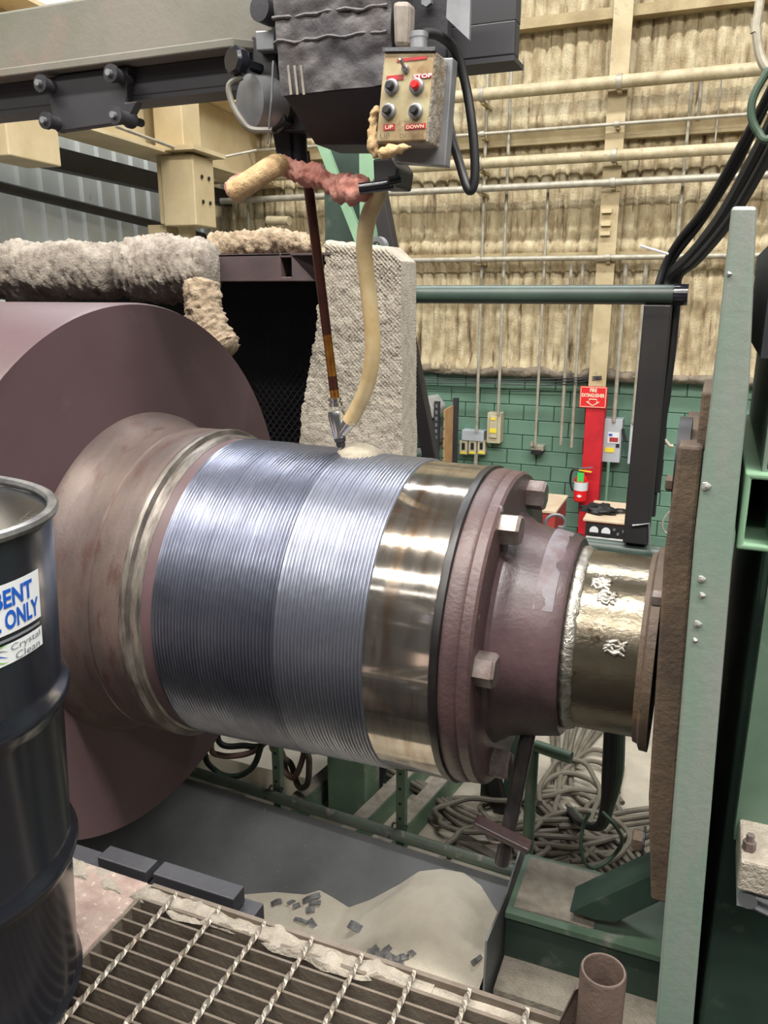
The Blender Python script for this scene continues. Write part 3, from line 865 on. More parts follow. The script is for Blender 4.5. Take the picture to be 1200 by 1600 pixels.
# jaw bar behind the faceplate edge
jl = [at(1052, 800, Y=2.0), at(1040, 870, Y=2.0), at(1015, 1385, Y=2.0)]
zj0, zj1 = 1.41, at(1060, 690, Y=2.0).z
MB().prism([(-0.058, 1.95, zj1), (-0.004, 1.95, zj1), (-0.002, 1.95, 2.39), (0.03, 1.95, zj0), (-0.014, 1.95, zj0), (-0.046, 1.95, 1.72), (-0.066, 1.95, 2.39)][::-1], (0, 0.6, 0)).build('jaw_bar', M['rust'], pos, bevel=0.008)
dc = at(1074, 732, Y=2.05)
MB().lathe([(0, 0.04), (0, 0.115), (0.03, 0.115), (0.03, 0.04)], (dc.x - 0.03, 2.12, dc.z), (1, 0, 0), 40, closed=True).build('eye_disc', M['dark'], pos, smooth=True)
MB().box((-0.02, 2.0, zj1 - 0.02), (0.03, 2.3, zj1 + 0.12)).build('jaw_block', M['rust'], pos, bevel=0.006)
for (px, py, s_) in ((1054, 757, .02), (1031, 938, .022), (1000, 1316, .03)):
    p = at(px, py, Y=2.05)
    bt = MB().lathe([(0, s_), (0.03, s_), (0.034, s_ * .8)], (p.x + 0.012, 2.06, p.z), (-1, 0, 0), 6).build('jaw_bolt', M['bolt'] if py == 938 else M['rust'], pos)
    MB().lathe([(0, s_ * 1.35), (0.006, s_ * 1.35)], (p.x + 0.012, 2.06, p.z), (-1, 0, 0), 16).build('washer', M['dark'], bt)
# housing right of the faceplate
MB().box((0.13, 1.78, 0.0), (0.9, 3.0, 2.62)).build('housing', M['greendark'], pos, bevel=0.01)
hp = at(1172, 1100, Y=1.7).x
MB().box((hp, 1.66, at(1180, 1302, Y=1.7).z), (0.9, 1.7, 2.62)).build('side_panel', M['green'], pos)
# square tubes that open toward the camera
def sqtube(x0, x1, z0, z1, y0, y1, th, m, name):
    q = MB()
    o = [(x0, z0), (x1, z0), (x1, z1), (x0, z1)]
    i = [(x0 + th, z0 + th), (x1 - th, z0 + th), (x1 - th, z1 - th), (x0 + th, z1 - th)]
    vs = [(x, y0, z) for x, z in o] + [(x, y0, z) for x, z in i] + [(x, y1, z) for x, z in o] + [(x, y1, z) for x, z in i]
    fs = []
    for k in range(4):
        j = (k + 1) % 4
        fs += [(k, j, 4 + j, 4 + k), (k, 8 + k, 8 + j, j), (4 + k, 4 + j, 12 + j, 12 + k), (8 + k, 12 + k, 12 + j, 8 + j)]
    fs.append((12, 13, 14, 15))
    return q.add(vs, fs).build(name, m, pos, bevel=0.004)


a = at(1150, 858, Y=1.6); b_ = at(1199, 741, Y=1.6)
sqtube(a.x, b_.x + 0.03, a.z, b_.z, 1.6, 2.4, 0.012, M['greenpale'], 'square_tube')
a = at(1188, 560, Y=1.6); b_ = at(1230, 372, Y=1.6)
sqtube(a.x, b_.x, a.z, b_.z, 1.6, 2.4, 0.010, M['dark'], 'square_tube')
a = at(1190, 740, Y=1.62); b_ = at(1235, 525, Y=1.62)
sqtube(a.x, b_.x, a.z, b_.z, 1.62, 2.4, 0.008, M['plate'], 'square_tube')
a = at(1150, 1342, Y=1.62); b_ = at(1215, 1310, Y=1.62)
br = MB().box((a.x, 1.52, a.z), (b_.x + .1, 1.75, b_.z)).build('bracket', M['fluxdust'], pos, bevel=0.006)
p = at(1172, 1312, Y=1.56)
MB().lathe([(0, 0.013), (0.02, 0.013), (0.02, 0.008), (0.035, 0.008)], (p.x, 1.56, b_.z), (0, 0, 1), 6).build('bracket_bolt', M['bolt'], br)
a = at(1150, 1380, Y=1.63); b_ = at(1215, 1342, Y=1.63)
MB().box((a.x, 1.56, a.z), (b_.x + .1, 1.75, b_.z)).build('bracket_web', M['boxgrey'], br)
p = at(1168, 1400, Y=1.55)
sh_ = MB().lathe([(0, 0.018), (0.016, 0.018)], p, (0, -1, 0), 16).build('clevis_pin', M['steelgrey'], pos, smooth=True)
MB().tube(spline([p + V((0, 0, 0.012)), p + V((0.03, -0.01, 0.006)), p + V((0.09, -0.01, -0.004)), p + V((0.09, -0.01, -0.028)), p + V((0.03, -0.01, -0.018)), p + V((0, 0, -0.012))], 6), 0.006, 8).build('chain_link', M['steelgrey'], sh_, smooth=True)
# base beam with dusty flanges
yb = 2.1
zt = at(830, 1437, Y=yb).z; zl = at(826, 1512, Y=yb).z
MB().box((-0.44, yb, zt - 0.02), (0.9, yb + 0.30, zt)).build('beam_flange', M['green'], pos)
MB().box((-0.44, yb + 0.02, zl), (0.9, yb + 0.06, zt - 0.02)).build('beam_web', M['greendark'], pos)
MB().box((-0.44, yb - 0.12, zl - 0.02), (0.9, yb + 0.30, zl)).build('beam_flange', M['fluxdust'], pos)
MB().box((-0.40, yb - 0.05, 0), (0.9, yb + 0.2, zl - 0.02)).build('beam_foot', M['greendark'], pos)
MB().box((-0.42, yb + 0.03, zt), (-0.17, yb + 0.28, zt + 0.006)).build('dust_layer', M['fluxdust'], pos)
gp = [at(889, 1425, Y=2.12), at(1035, 1358, Y=2.12), at(1062, 1372, Y=2.12), at(1055, 1398, Y=2.12), at(962, 1442, Y=2.12), at(930, 1438, Y=2.12)]
MB().prism(gp[::-1], (0, 0.12, 0)).build('brace', M['greendark'], pos, bevel=0.004)

# ================================================================== PLATFORM, GRATING, DRUM
ZP, YE = 1.75, 1.185
pl = thing('platform', 'speckled concrete platform under the black drum', 'platform', (-2.2, 0.2, 0))
MB().box((-4.0, -2.5, 0), (-1.03, YE - 0.01, ZP)).build('slab', M['ledge'], pl, bevel=0.01)
def crumbs(u, v):
    x = -1.32 + 0.95 * u
    y = YE - 0.015 + (0.052 * v - 0.05) * (1 + 0.5 * nz((x, 0, 0), 6, 3))
    e = min(u, 1 - u, v, 1 - v) * 6
    return (x, y, ZP + (0.0 + 0.013 * nz((x, y, 1), 22, 3) if e > 0.3 else -0.008))
MB().grid(crumbs, 80, 12).build('flux_crust', M['fluxdust'], pl, smooth=True, ang=60, kind='stuff')
MB().box((-1.03, -2.5, 0), (1.2, YE - 0.06, 1.58)).build('under_deck', M['wood'], pl)

gr = thing('floor_grating', 'steel bar grating walkway with twisted cross rods beside the drum', 'grating', (-0.4, 0.6, ZP))
gx0, gx1 = -1.02, 0.95
n = 0
bm_ = MB().box((gx0, -0.0025, -0.055), (gx1, 0.0025, 0)).mesh('bearing_bar', M['gratebar'])
y = YE - 0.055
while y > 0.35:
    put(bm_, 'bearing_bar', gr, (0, y, ZP - 0.001))
    y -= 0.0315
rod = MB()
k0 = 0
ny = 90
ring = []
for i in range(ny + 1):
    yy = 0.33 + (YE - 0.02 - 0.33) * i / ny
    a = i * 0.55
    for j in range(4):
        t = a + j * PI / 2
        rod.v.append(V((0.0058 * math.cos(t), yy, 0.0058 * math.sin(t))))
for i in range(ny):
    for j in range(4):
        rod.f.append([4 * i + j, 4 * i + (j + 1) % 4, 4 * i + 4 + (j + 1) % 4, 4 * i + 4 + j])
rodm = rod.mesh('cross_rod', M['grate'])
x = -0.955
while x < 0.9:
    put(rodm, 'cross_rod', gr, (x, 0, ZP + 0.002))
    x += 0.1085
MB().box((gx0 - 0.006, 0.33, ZP - 0.06), (gx0, YE - 0.02, ZP)).build('side_bar', M['gratebar'], gr)
MB().box((gx0, YE - 0.024, ZP - 0.16), (gx1, YE - 0.014, ZP + 0.004)).build('edge_bar', M['gratebar'], gr)
MB().box((gx0, YE - 0.06, ZP - 0.16), (gx1, YE - 0.052, ZP)).build('edge_bar', M['gratebar'], gr)
def dustline(u, v):
    x = gx0 + (gx1 - gx0) * u
    return (x, YE - 0.052 + 0.028 * v, ZP - 0.012 + 0.006 * nz((x, v, 5), 9, 3))
MB().grid(dustline, 120, 4).build('dust_fill', M['fluxdust'], gr, smooth=True, kind='stuff')

# two dark bars lying along the ledge
for (pA, pB, lab, hh) in (((163, 1338), (238, 1362), 'short dark steel bar on the ledge nearest the drum', 0.03), ((249, 1368), (374, 1406), 'longer dark steel bar on the ledge beside the grating corner', 0.042)):
    a = at(*pA, Y=1.225); b_ = at(*pB, Y=1.225)
    zz = (a.z + b_.z) / 2
    a.z = b_.z = zz
    MB().bar(a, b_, 0.045, hh).build('steel_bar', M['dark'], bevel=0.003, label=lab, cat='bar', group='dark bars on the ledge')
MB().box((-1.35, YE - 0.012, 1.66), (-0.80, YE + 0.075, 1.70)).build('ledge_angle', M['dark'], pl)

dr = thing('steel_drum', 'black steel drum with a white and blue waste label', 'drum', (-1.16, 0.80, ZP))
dtop = V((-1.14, 0.80, 2.682))
dax = (V((0, 0, 1)) + _r * 0.055).normalized()
DH = 0.915
db0 = dtop - dax * DH
RD = 0.232
pf = [(0.0, 0.2), (0.0, RD + .004), (0.012, RD + .008), (0.02, RD + .002), (0.03, RD)]
for hz in (0.295, 0.60):
    pf += [(hz - 0.03, RD), (hz - 0.016, RD + 0.004), (hz - 0.006, RD + 0.011), (hz + 0.004, RD + 0.013), (hz + 0.012, RD + 0.009), (hz + 0.024, RD + 0.002), (hz + 0.034, RD)]
pf += [(DH - 0.02, RD), (DH - 0.012, RD - 0.003), (DH - 0.01, RD - 0.004)]
inn = [(DH - 0.01, RD - 0.008), (0.30, RD - 0.008), (0.29, 0.0)]
MB().lathe(pf + [(DH - .01, RD - .006)], db0, dax, 96).build('shell', M['blackgloss'], dr, smooth=True, ang=50)
MB().lathe(inn, db0, dax, 96).build('inside_wall', M['drumin'], dr, smooth=True, ang=50)
MB().tube([db0 + dax * (DH - 0.004) + (V((1, 0, 0)) * math.cos(2 * PI * k / 96) + V((0, 1, 0)) * math.sin(2 * PI * k / 96)) * (RD + 0.001) - dax * (0.055 * _r.x * math.cos(2 * PI * k / 96) + 0.055 * _r.y * math.sin(2 * PI * k / 96)) * RD for k in range(96)], 0.009, 8, closed=True).build('rim', M['rim'], dr, smooth=True)
# label wrapped round the drum
dxr = (_r - dax * _r.dot(dax)).normalized()
dyr = dax.cross(dxr)          # points away from the camera
def onshell(px, py):
    """angle and height on the shell seen at a pixel"""
    d = (_f + _r * ((px - 600) / FPX) - _u * ((py - 800) / FPX)).normalized()
    o = V((0, 0, CAMZ)) - db0
    dp = d - dax * d.dot(dax); op = o - dax * o.dot(dax)
    A_, B_, C_ = dp.dot(dp), 2 * dp.dot(op), op.dot(op) - RD * RD
    t = (-B_ - math.sqrt(max(B_ * B_ - 4 * A_ * C_, 0))) / (2 * A_)
    p = o + d * t
    return math.atan2(p.dot(dyr), p.dot(dxr)), p.dot(dax)
def shellpt(th, h, e=0.001):
    return db0 + dax * h + (dxr * math.cos(th) + dyr * math.sin(th)) * (RD + e)
tR, hT = onshell(58, 888)
tR2, hB1 = onshell(62, 963)
_, hB2 = onshell(63, 977)
_, hB3 = onshell(64, 1007)
def patch(t0, t1, h0, h1, m, name, e=0.0012, parent=dr):
    q = MB()
    q.grid(lambda u, v: shellpt(t0 + (t1 - t0) * u, h0 + (h1 - h0) * v, e), 24, 1)
    return q.build(name, m, parent, smooth=True)
tL = tR - 0.42 / RD
lb = patch(tL, tR, hB1, hT, M['decal'], 'label_upper')
lb2 = patch(tL, tR, hB3, hB2, M['decal'], 'label_lower')
patch(tL, tR - 0.02, hB1 - 0.0105, hB1 - 0.006, M['grey'], 'label_fine_print')
def dtext(s, t_end, h, ht, wd, m, parent, bold=0.0, e=0.0022):
    text(s, m, parent, (0, 0, 0), (1, 0, 0), (0, 0, 1), ht, width=wd, bold=bold, wrap=lambda a, b: shellpt(t_end - (wd - a) / RD, h + b, e))
hh = hT - hB1
dtext('BENT', tR - 0.085, hB1 + hh * 0.53, hh * 0.36, 0.076, M['blue'], lb, 0.03)
dtext('L ONLY', tR - 0.03, hB1 + hh * 0.09, hh * 0.38, 0.090, M['blue'], lb, 0.03)
h2 = hB2 - hB3
dtext('Crystal', tR - 0.03, hB3 + h2 * 0.50, h2 * 0.42, 0.064, M['grey'], lb2)
dtext('Clean', tR - 0.04, hB3 + h2 * 0.08, h2 * 0.36, 0.054, M['grey'], lb2)
for k, mm in enumerate((M['lime'], M['grey'], M['blue'], M['lime'])):
    q = MB()
    q.grid(lambda u, v, k=k: shellpt(tR - 0.415 + 0.085 * u, hB3 + h2 * (0.85 - 0.2 * k + 0.12 * math.sin(u * 2.2 + k) + (0.10 - 0.09 * u) * v), 0.002), 10, 1)
    q.build('logo_swoosh', mm, lb2)

# upright open pipe on the walkway
pp_ = at(943, 1515, Y=1.13)
fpz = thing('pipe_sleeve', 'short upright open steel pipe standing on the walkway near the positioner', 'pipe', (pp_.x, 1.13, ZP))
MB().lathe([(ZP, 0.031), (ZP, 0.0375), (pp_.z - 0.004, 0.0375), (pp_.z, 0.0355), (pp_.z, 0.0325), (pp_.z - 0.004, 0.031)], (pp_.x, 1.13, 0), (0, 0, 1), 40, closed=True).build('tube', M['oldpipe'], fpz, smooth=True)
MB().prism([(pp_.x - 0.035, 1.13, ZP), (pp_.x - 0.075, 1.12, ZP), (pp_.x - 0.042, 1.12, pp_.z - 0.05), (pp_.x - 0.035, 1.13, pp_.z - 0.05)], (0, 0.012, 0)).build('gusset', M['oldpipe'], fpz)

# ================================================================== TROUGH, FLUX, RAIL
rL = at(300, 1205, Z=0.85); rR = at(895, 1390, Z=0.85)
rdir = (rR - rL).normalized()
SL = 0.5                                   # fall of the sheet toward the camera
nrm = rdir.cross(V((0, -1, -SL))).normalized()
if nrm.z < 0: nrm = -nrm
dn = nrm.cross(rdir).normalized()
if dn.z > 0: dn = -dn                      # down the sheet
s0_ = rL - rdir * 1.6 + V((0, -0.02, -0.03))
Lr = (at(815, 1372, Z=0.82) - s0_).dot(rdir)
sheet = (s0_, nrm)
def sp(s, t, h=0.0): return s0_ + rdir * s + dn * t + nrm * h
tr = thing('flux_trough', 'dark sheet metal trough under the roll that catches flux', 'trough', sp(Lr * .6, 1.0))
MB().grid(lambda u, v: sp(Lr * u, 1.15 * v), 24, 10).build('back_sheet', M['pan'], tr, smooth=True)
MB().grid(lambda u, v: sp(Lr * u, 1.15, 0) + V((0, -0.35 * v, 0.75 * v)), 12, 4).build('front_sheet', M['pan'], tr)
ep = [(-.46, 2.56, .93), (-.46, 2.37, 1.13), (-.46, 1.93, 1.14), (-.46, 1.92, .60), (-.46, 2.02, .50), (-.46, 2.22, .62)]
xe = sp(Lr, 0.4).x
ep = [at(px, py, X=-.46) for px, py in ((824, 1350), (811, 1328), (789, 1397), (758, 1470), (754, 1551), (786, 1558))]
MB().prism(ep, (0.006, 0.0, 0)).build('end_plate', M['pan'], tr)
# flux heap lying in the trough, outlined on the sheet
bd = [(365, 1397), (430, 1392), (478, 1396), (500, 1389), (520, 1400), (546, 1416), (580, 1404), (625, 1380), (655, 1360), (690, 1356), (725, 1362), (752, 1382), (770, 1412), (782, 1430)]
bs = []
for px, py in bd:
    p = at(px, py, plane=sheet)
    bs.append(((p - s0_).dot(rdir), (p - s0_).dot(dn)))
def tb(s):
    if s <= bs[0][0]: return bs[0][1] + (bs[0][0] - s) * 0.3
    for (a0, b0), (a1, b1) in zip(bs, bs[1:]):
        if a0 <= s <= a1: return b0 + (b1 - b0) * (s - a0) / (a1 - a0)
    return bs[-1][1]
sA, sB = bs[0][0] - 0.15, Lr
print('trough', [(round(a, 2), round(b, 2)) for a, b in bs], round(Lr, 2))
cs_, ct_ = (at(690, 1480, plane=sheet) - s0_).dot(rdir), (at(690, 1480, plane=sheet) - s0_).dot(dn)
def heap(u, v):
    s = sA + (sB - sA) * u
    t0 = tb(s)
    t = t0 + (1.12 - t0) * v
    d_ = t - t0
    h = 0.20 * (1 - math.exp(-d_ / 0.42))
    r2 = ((s - cs_) / 0.26) ** 2 + ((t - ct_) / 0.26) ** 2
    h += 0.10 * math.exp(-r2) * min(1, d_ / 0.12)
    h += 0.006 * nz((s, t, 2), 9, 3) * min(1, d_ / 0.05)
    if v == 0: h = -0.004
    return sp(s, t, h)
hp_ = MB().grid(heap, 150, 70).build('flux_heap', M['sand'], smooth=True, ang=80, label='heap of pale granular flux in the dark trough', cat='flux', kind='stuff')
# slag chips on the heap
random.seed(5)
chips = [(372, 1421), (391, 1417), (432, 1412), (456, 1411), (464, 1416), (487, 1405), (492, 1413), (485, 1423), (488, 1444), (560, 1452), (585, 1488), (592, 1492), (604, 1487), (613, 1497), (622, 1499), (634, 1497), (645, 1490), (627, 1505), (744, 1500), (470, 1440)]
from mathutils.bvhtree import BVHTree
hbv = BVHTree.FromPolygons([tuple(v.co) for v in hp_.data.vertices], [tuple(p.vertices) for p in hp_.data.polygons])
for k, (px, py) in enumerate(chips):
    d = (_f + _r * ((px - 600) / FPX) - _u * ((py - 800) / FPX)).normalized()
    hit = hbv.ray_cast(V((0, 0, CAMZ)), d)
    if hit[0] is None: continue
    p, n_ = hit[0], hit[1]
    if n_.z < 0: n_ = -n_
    a = random.uniform(0, PI)
    ln, wd = random.uniform(0.03, 0.085), random.uniform(0.01, 0.024)
    if k == 9: ln, wd = 0.075, 0.03
    x_ = V((math.cos(a), math.sin(a), random.uniform(-.3, .3))).normalized()
    y_ = n_.cross(x_).normalized()
    q = MB()
    for i in range(5):
        t = i / 4 - 0.5
        for j in (-1, 1):
            q.v.append(p + x_ * (ln * t) + y_ * (wd * j * (0.9 + 0.3 * random.random()) / 2) + n_ * (0.006 + 0.02 * (0.25 - t * t)))
    q.f += [[2 * i, 2 * i + 2, 2 * i + 3, 2 * i + 1] for i in range(4)]
    k0 = len(q.v)
    q.v += [v - n_ * 0.004 for v in q.v]
    q.f += [[f + k0 for f in fc][::-1] for fc in q.f[:4]]
    q.f += [[2 * i, k0 + 2 * i, k0 + 2 * i + 2, 2 * i + 2] for i in range(4)] + [[2 * i + 1, 2 * i + 3, k0 + 2 * i + 3, k0 + 2 * i + 1] for i in range(4)]
    q.f += [[0, 1, k0 + 1, k0], [8, k0 + 8, k0 + 9, 9]]
    q.build('slag_chip', M['slag'], label='large flat slag chip alone in the middle of the flux heap' if k == 9 else 'curled grey slag chip lying on the flux heap', cat='slag', group='slag chips on the flux')

# green pipe rail behind the trough
rl = thing('pipe_rail', 'dusty green pipe rail running along the far edge of the trough', 'rail', V((rR.x, rR.y, 0)))
MB().cyl(rL - rdir * 1.7, rR, 0.024, 14).build('long_pipe', M['railgreen'], rl, smooth=True)
def angle(px0, py0, px1, py1, name):
    b1 = rL + rdir * ((at(px1, py1, Z=0.86) - rL).dot(rdir)) + V((0, 0.03, 0))
    t1 = V((b1.x, b1.y, 1.45))
    b0 = V((b1.x, b1.y, 0))
    q = MB().bar(b0, t1, 0.035, 0.006, up=(0, 1, 0)).bar(b0 + V((0.016, 0.016, 0)), t1 + V((0.016, 0.016, 0)), 0.006, 0.035, up=(0, 1, 0))
    o = q.build(name, M['stand'], rl)
    for k in range(5):
        MB().cyl(b1 + V((0, -0.0035, 0.06 + 0.07 * k)), b1 + V((0, -0.005, 0.06 + 0.07 * k)), 0.007, 8).build('punched_hole', M['black'], o)
    MB().tube([b1 + V((-0.03, -0.055, 0)), b1 + V((-0.03, 0.0, 0.03)), b1 + V((0.03, 0.0, 0.03)), b1 + V((0.03, -0.055, 0))], 0.005, 6).build('u_bolt', M['dark'], o)
angle(424, 1166, 424, 1245, 'punched_angle')
angle(630, 1210, 620, 1303, 'punched_angle')
gx = at(822, 1368, Z=0.85)
gtop = at(832, 1172, X=gx.x)
gtop.y = gx.y; gtop.z = at(832, 1172, Y=gx.y).z
gend = at(893, 1176, Y=gx.y - 0.03)
MB().tube([V((gx.x, gx.y, 0)), gx, V((gx.x, gx.y, gtop.z)), V((gx.x + 0.01, gx.y, gtop.z + .02)), V((gend.x, gend.y, gtop.z + .02))], 0.022, 12).build('gate_post', M['stand'], rl, smooth=True)
# clamp rod hung below the hub
ta = at(829, 1128, Y=2.1); tb_ = at(784, 1348, Y=2.1)
cl = thing('clamp_rod', 'dark steel rod with a crossbar head hanging below the roll hub', 'rod', tb_)
MB().tube([ta + (ta - tb_) * 0.08, tb_], 0.0225, 16).build('rod', M['rodsteel'], cl, smooth=True)
c0, c1 = at(742, 1282, Y=2.06), at(829, 1325, Y=2.06)
MB().bar(c0, c1, 0.04, 0.026, up=(0, -.3, 1)).build('crossbar', M['flange'], cl, bevel=0.005)
wv = at(776, 1306, Y=2.08)
MB().tube([wv + V((0.03 * math.cos(t * PI / 8), 0.03 * math.sin(t * PI / 8), 0)) for t in range(16)], 0.005, 6, closed=True).build('washer', M['bolt'], cl, smooth=True)

# ================================================================== FLOOR: stands, cables
st = thing('green_stand', 'green steel stand with square post and channel base on the dusty floor', 'stand', at(560, 1275, Z=0))
pA = at(548, 1272, Z=0)
MB().box((pA.x - 0.12, pA.y - 0.06, 0), (pA.x + 0.12, pA.y + 0.16, 1.55)).build('square_post', M['stand'], st, bevel=0.006)
for dx, dy, lab in ((0.2, 0.0, 0), (0.42, 0.05, 0), (-0.22, -0.05, 0)):
    a = V((pA.x + dx + 0.1, pA.y + 0.75, 0.07)); b_ = V((pA.x + dx - 0.1, pA.y - 0.45, 0.07))
    MB().bar(a, b_, 0.09, 0.14).build('base_channel', M['stand'], st)
    MB().bar(a + V((0, 0, 0.074)), b_ + V((0, 0, 0.074)), 0.085, 0.006).build('dust_layer', M['fluxdust'], st)
p2 = at(590, 1215, Z=0)
MB().box((p2.x - 0.08, p2.y - 0.05, 0), (p2.x + 0.08, p2.y + 0.1, 0.9)).build('rear_post', M['greendark'], st)

random.seed(21)
def cable(pts, r, m, label, z0=0.0, name='welding_cable', group='welding cables on the floor', n=8):
    P = spline(pts, 8)
    MB().tube(P, r, n).build(name, m, smooth=True, label=label, cat='cable', group=group)
lay = 0
def fl(px, py, z=0.02): p = at(px, py, Z=z); return p
def strand(pp, layer, r=0.016):
    pts = [fl(px + random.uniform(-3, 3), py + random.uniform(-3, 3), r + layer + random.uniform(0, 0.012)) for px, py in pp]
    cable(pts, r, M['cable'], 'dusty welding cable tangled in the pile on the floor')
# long strands sweeping in from beneath the roll
for k in range(5):
    strand([(560, 1165 + 5 * k), (655 + 3 * k, 1222 + 6 * k), (720, 1262 + 7 * k), (800, 1290 + 4 * k), (880 - 6 * k, 1290 + 9 * k), (960, 1282 + 12 * k), (1060, 1268 + 8 * k)], 0.01 + 0.03 * (k % 3))
# loops
loops = [(850, 1270, 95, 42, .3), (870, 1285, 80, 50, 1.2), (890, 1270, 60, 60, 2.0), (905, 1310, 75, 45, 2.6), (760, 1275, 80, 26, .2), (735, 1268, 70, 22, .9), (920, 1250, 50, 62, .6), (865, 1320, 60, 34, 1.9), (890, 1240, 45, 55, 2.9), (780, 1320, 80, 30, 0.1),
         (930, 1215, 40, 45, 1.4), (950, 1290, 35, 48, .8), (900, 1262, 70, 26, 1.0), (880, 1300, 92, 22, .5)]
for k, (cx, cy, rx, ry, ph) in enumerate(loops):
    m_ = 11
    arc = random.uniform(4.4, 6.0)
    strand([(cx + rx * math.cos(ph + arc * i / m_) * (1 + .08 * math.sin(3 * i)), cy + ry * math.sin(ph + arc * i / m_)) for i in range(m_ + 1)], 0.02 + 0.018 * (k % 5))
# a fan of strands running to the lower right and away to the back
for k in range(10):
    strand([(800 + 12 * k, 1238 + 3 * k), (840 + 13 * k, 1275 + 4 * k), (880 + 12 * k, 1330 - 2 * k), (940 + 9 * k, 1385 - 4 * k), (1010 + 6 * k, 1440 - 5 * k), (1075 + 4 * k, 1480 - 6 * k)], 0.0 + 0.02 * (k % 4))
for k in range(7):
    strand([(975 - 18 * k, 1085), (945 - 14 * k, 1135), (905 - 7 * k, 1185 + 3 * k), (880 - 4 * k, 1225 + 4 * k), (850 - 5 * k, 1262)], 0.0 + 0.012 * (k % 3))
for k in range(4):
    strand([(700 + 8 * k, 1340 - 2 * k), (720, 1310 + 4 * k), (790, 1342 + 4 * k), (860, 1345 + 6 * k), (940, 1310 + 8 * k)], 0.0)
for k in range(2):
    strand([(900, 1310 - 20 * k), (940, 1285 - 10 * k), (1000, 1275 - 8 * k), (1080, 1262 - 6 * k)], 0.06)
# hoses looped on the floor under the journal
for pts, m_, lab in (([(330, 1160), (345, 1180), (385, 1178), (412, 1162), (425, 1140)], 'redhose', 'dull red hose curling under the journal beside the green angle'),
                     ([(320, 1170), (338, 1205), (368, 1213), (395, 1198), (408, 1165), (412, 1140)], 'greencable', 'green hose hanging in a loop under the journal'),
                     ([(425, 1160), (440, 1175), (448, 1208), (462, 1212), (475, 1175), (470, 1150)], 'redhose', 'brownish hose loop right of the green angle'),
                     ([(438, 1165), (455, 1195), (466, 1228), (480, 1225), (483, 1190), (480, 1150)], 'cable', 'grey hose loop hanging lowest right of the green angle'),
                     ([(340, 1152), (380, 1165), (420, 1150)], 'rubber', 'black hose crossing behind the red hose under the journal')):
    P = [at(px, py, Y=3.55 + 0.05 * math.sin(i)) for i, (px, py) in enumerate(pts)]
    P = [P[0] + V((0, .2, .35))] + P + [P[-1] + V((0, .2, .45))]
    cable(P, 0.018, M[m_], lab, name='shop_hose', group='hoses under the journal')
# dark cables hanging beneath the shaft
for k, (dx, m_, lab) in enumerate(((0, 'rubber', 'black cable hanging straight down behind the shaft, left of three'), (10, 'rubber', 'black cable hanging behind the shaft, middle of three'), (20, 'greencable', 'dark green cable hanging behind the shaft, right of three'))):
    P = [at(952 + dx, 1090, Y=3.6), at(950 + dx, 1150, Y=3.6), at(947 + dx * 1.0, 1210, Y=3.62), at(945 + dx * .5, 1255, Y=3.66), at(935 + 3 * k, 1290, Y=3.72)]
    P += [V((P[-1].x - 0.1, P[-1].y + .1, 0.25)), V((P[-1].x - 0.2, P[-1].y + .4, 0.1))]
    P = [P[0] + V((0, 0, 0.5))] + P
    cable(P, 0.022, M[m_], lab, name='hanging_cable', group='cables hanging behind the shaft')
P = [V((at(940 + 32 * math.cos(t), 1310 + 42 * math.sin(t), Y=3.55).x, 3.55 + .05 * math.sin(2 * t), at(940 + 32 * math.cos(t), 1310 + 42 * math.sin(t), Y=3.55).z)) for t in [i * .5 for i in range(-3, 9)]]
cable(P, 0.010, M['greencable'], 'green cable knotted in a loop above the floor pile', name='hanging_cable', group='cables hanging behind the shaft')

# ================================================================== HOOD WITH INSULATION BEHIND THE ROLL
hd = thing('heating_hood', 'dark steel heating hood with slotted top channel behind the roll body', 'hood', (-2.4, 3.5, 0))
hA, hB, hC = at(338, 408, Y=3.3), at(455, 403, Y=3.3), at(497, 414, Y=3.42)
zt = 3.165; zl = at(400, 440, Y=3.3).z
q = MB()
q.prism([(-4.2, 3.3, zl), (hB.x - 0.055, 3.3, zl), (hB.x - 0.055, 3.3, zt), (-4.2, 3.3, zt)], (0, 0.08, 0))
q.prism([(hB.x - 0.055, 3.3, zl), (hB.x, 3.3, zl), (hB.x, 3.3, zl + 0.02), (hB.x - 0.055, 3.3, zl + 0.02)], (0, 0.08, 0))
q.prism([(hB.x - 0.055, 3.3, zt - 0.02), (hB.x, 3.3, zt - 0.02), (hB.x, 3.3, zt), (hB.x - 0.055, 3.3, zt)], (0, 0.08, 0))
q.prism([(hB.x, 3.3, zl), (hC.x + 0.1, 3.45, zl), (hC.x + 0.1, 3.45, zt), (hB.x, 3.3, zt)], (0, 0.08, 0))
q.build('top_channel', M['oven'], hd, bevel=0.004)
MB().box((hB.x - 0.055, 3.37, zl), (hB.x, 3.38, zt)).build('slot_backing', M['soot'], hd)
MB().box((-4.2, 3.3, zt - 0.01), (hC.x + 0.12, 4.0, zt)).build('top_sheet', M['oven'], hd)
MB().box((-4.2, 3.95, 0.2), (hC.x + 0.12, 4.0, zt)).build('back_sheet', M['soot'], hd)
MB().prism([(hC.x + 0.10, 3.45, 0.9), (hC.x + 0.13, 3.45, 0.9), (hC.x + 0.13, 3.45, zt), (hC.x + 0.10, 3.45, zt)], (0, 0.5, 0)).build('side_sheet', M['soot'], hd)
for x in (-4.1, hC.x + 0.05):
    MB().box((x - 0.04, 3.9, 0), (x + 0.04, 3.98, 0.9)).build('leg', M['soot'], hd)
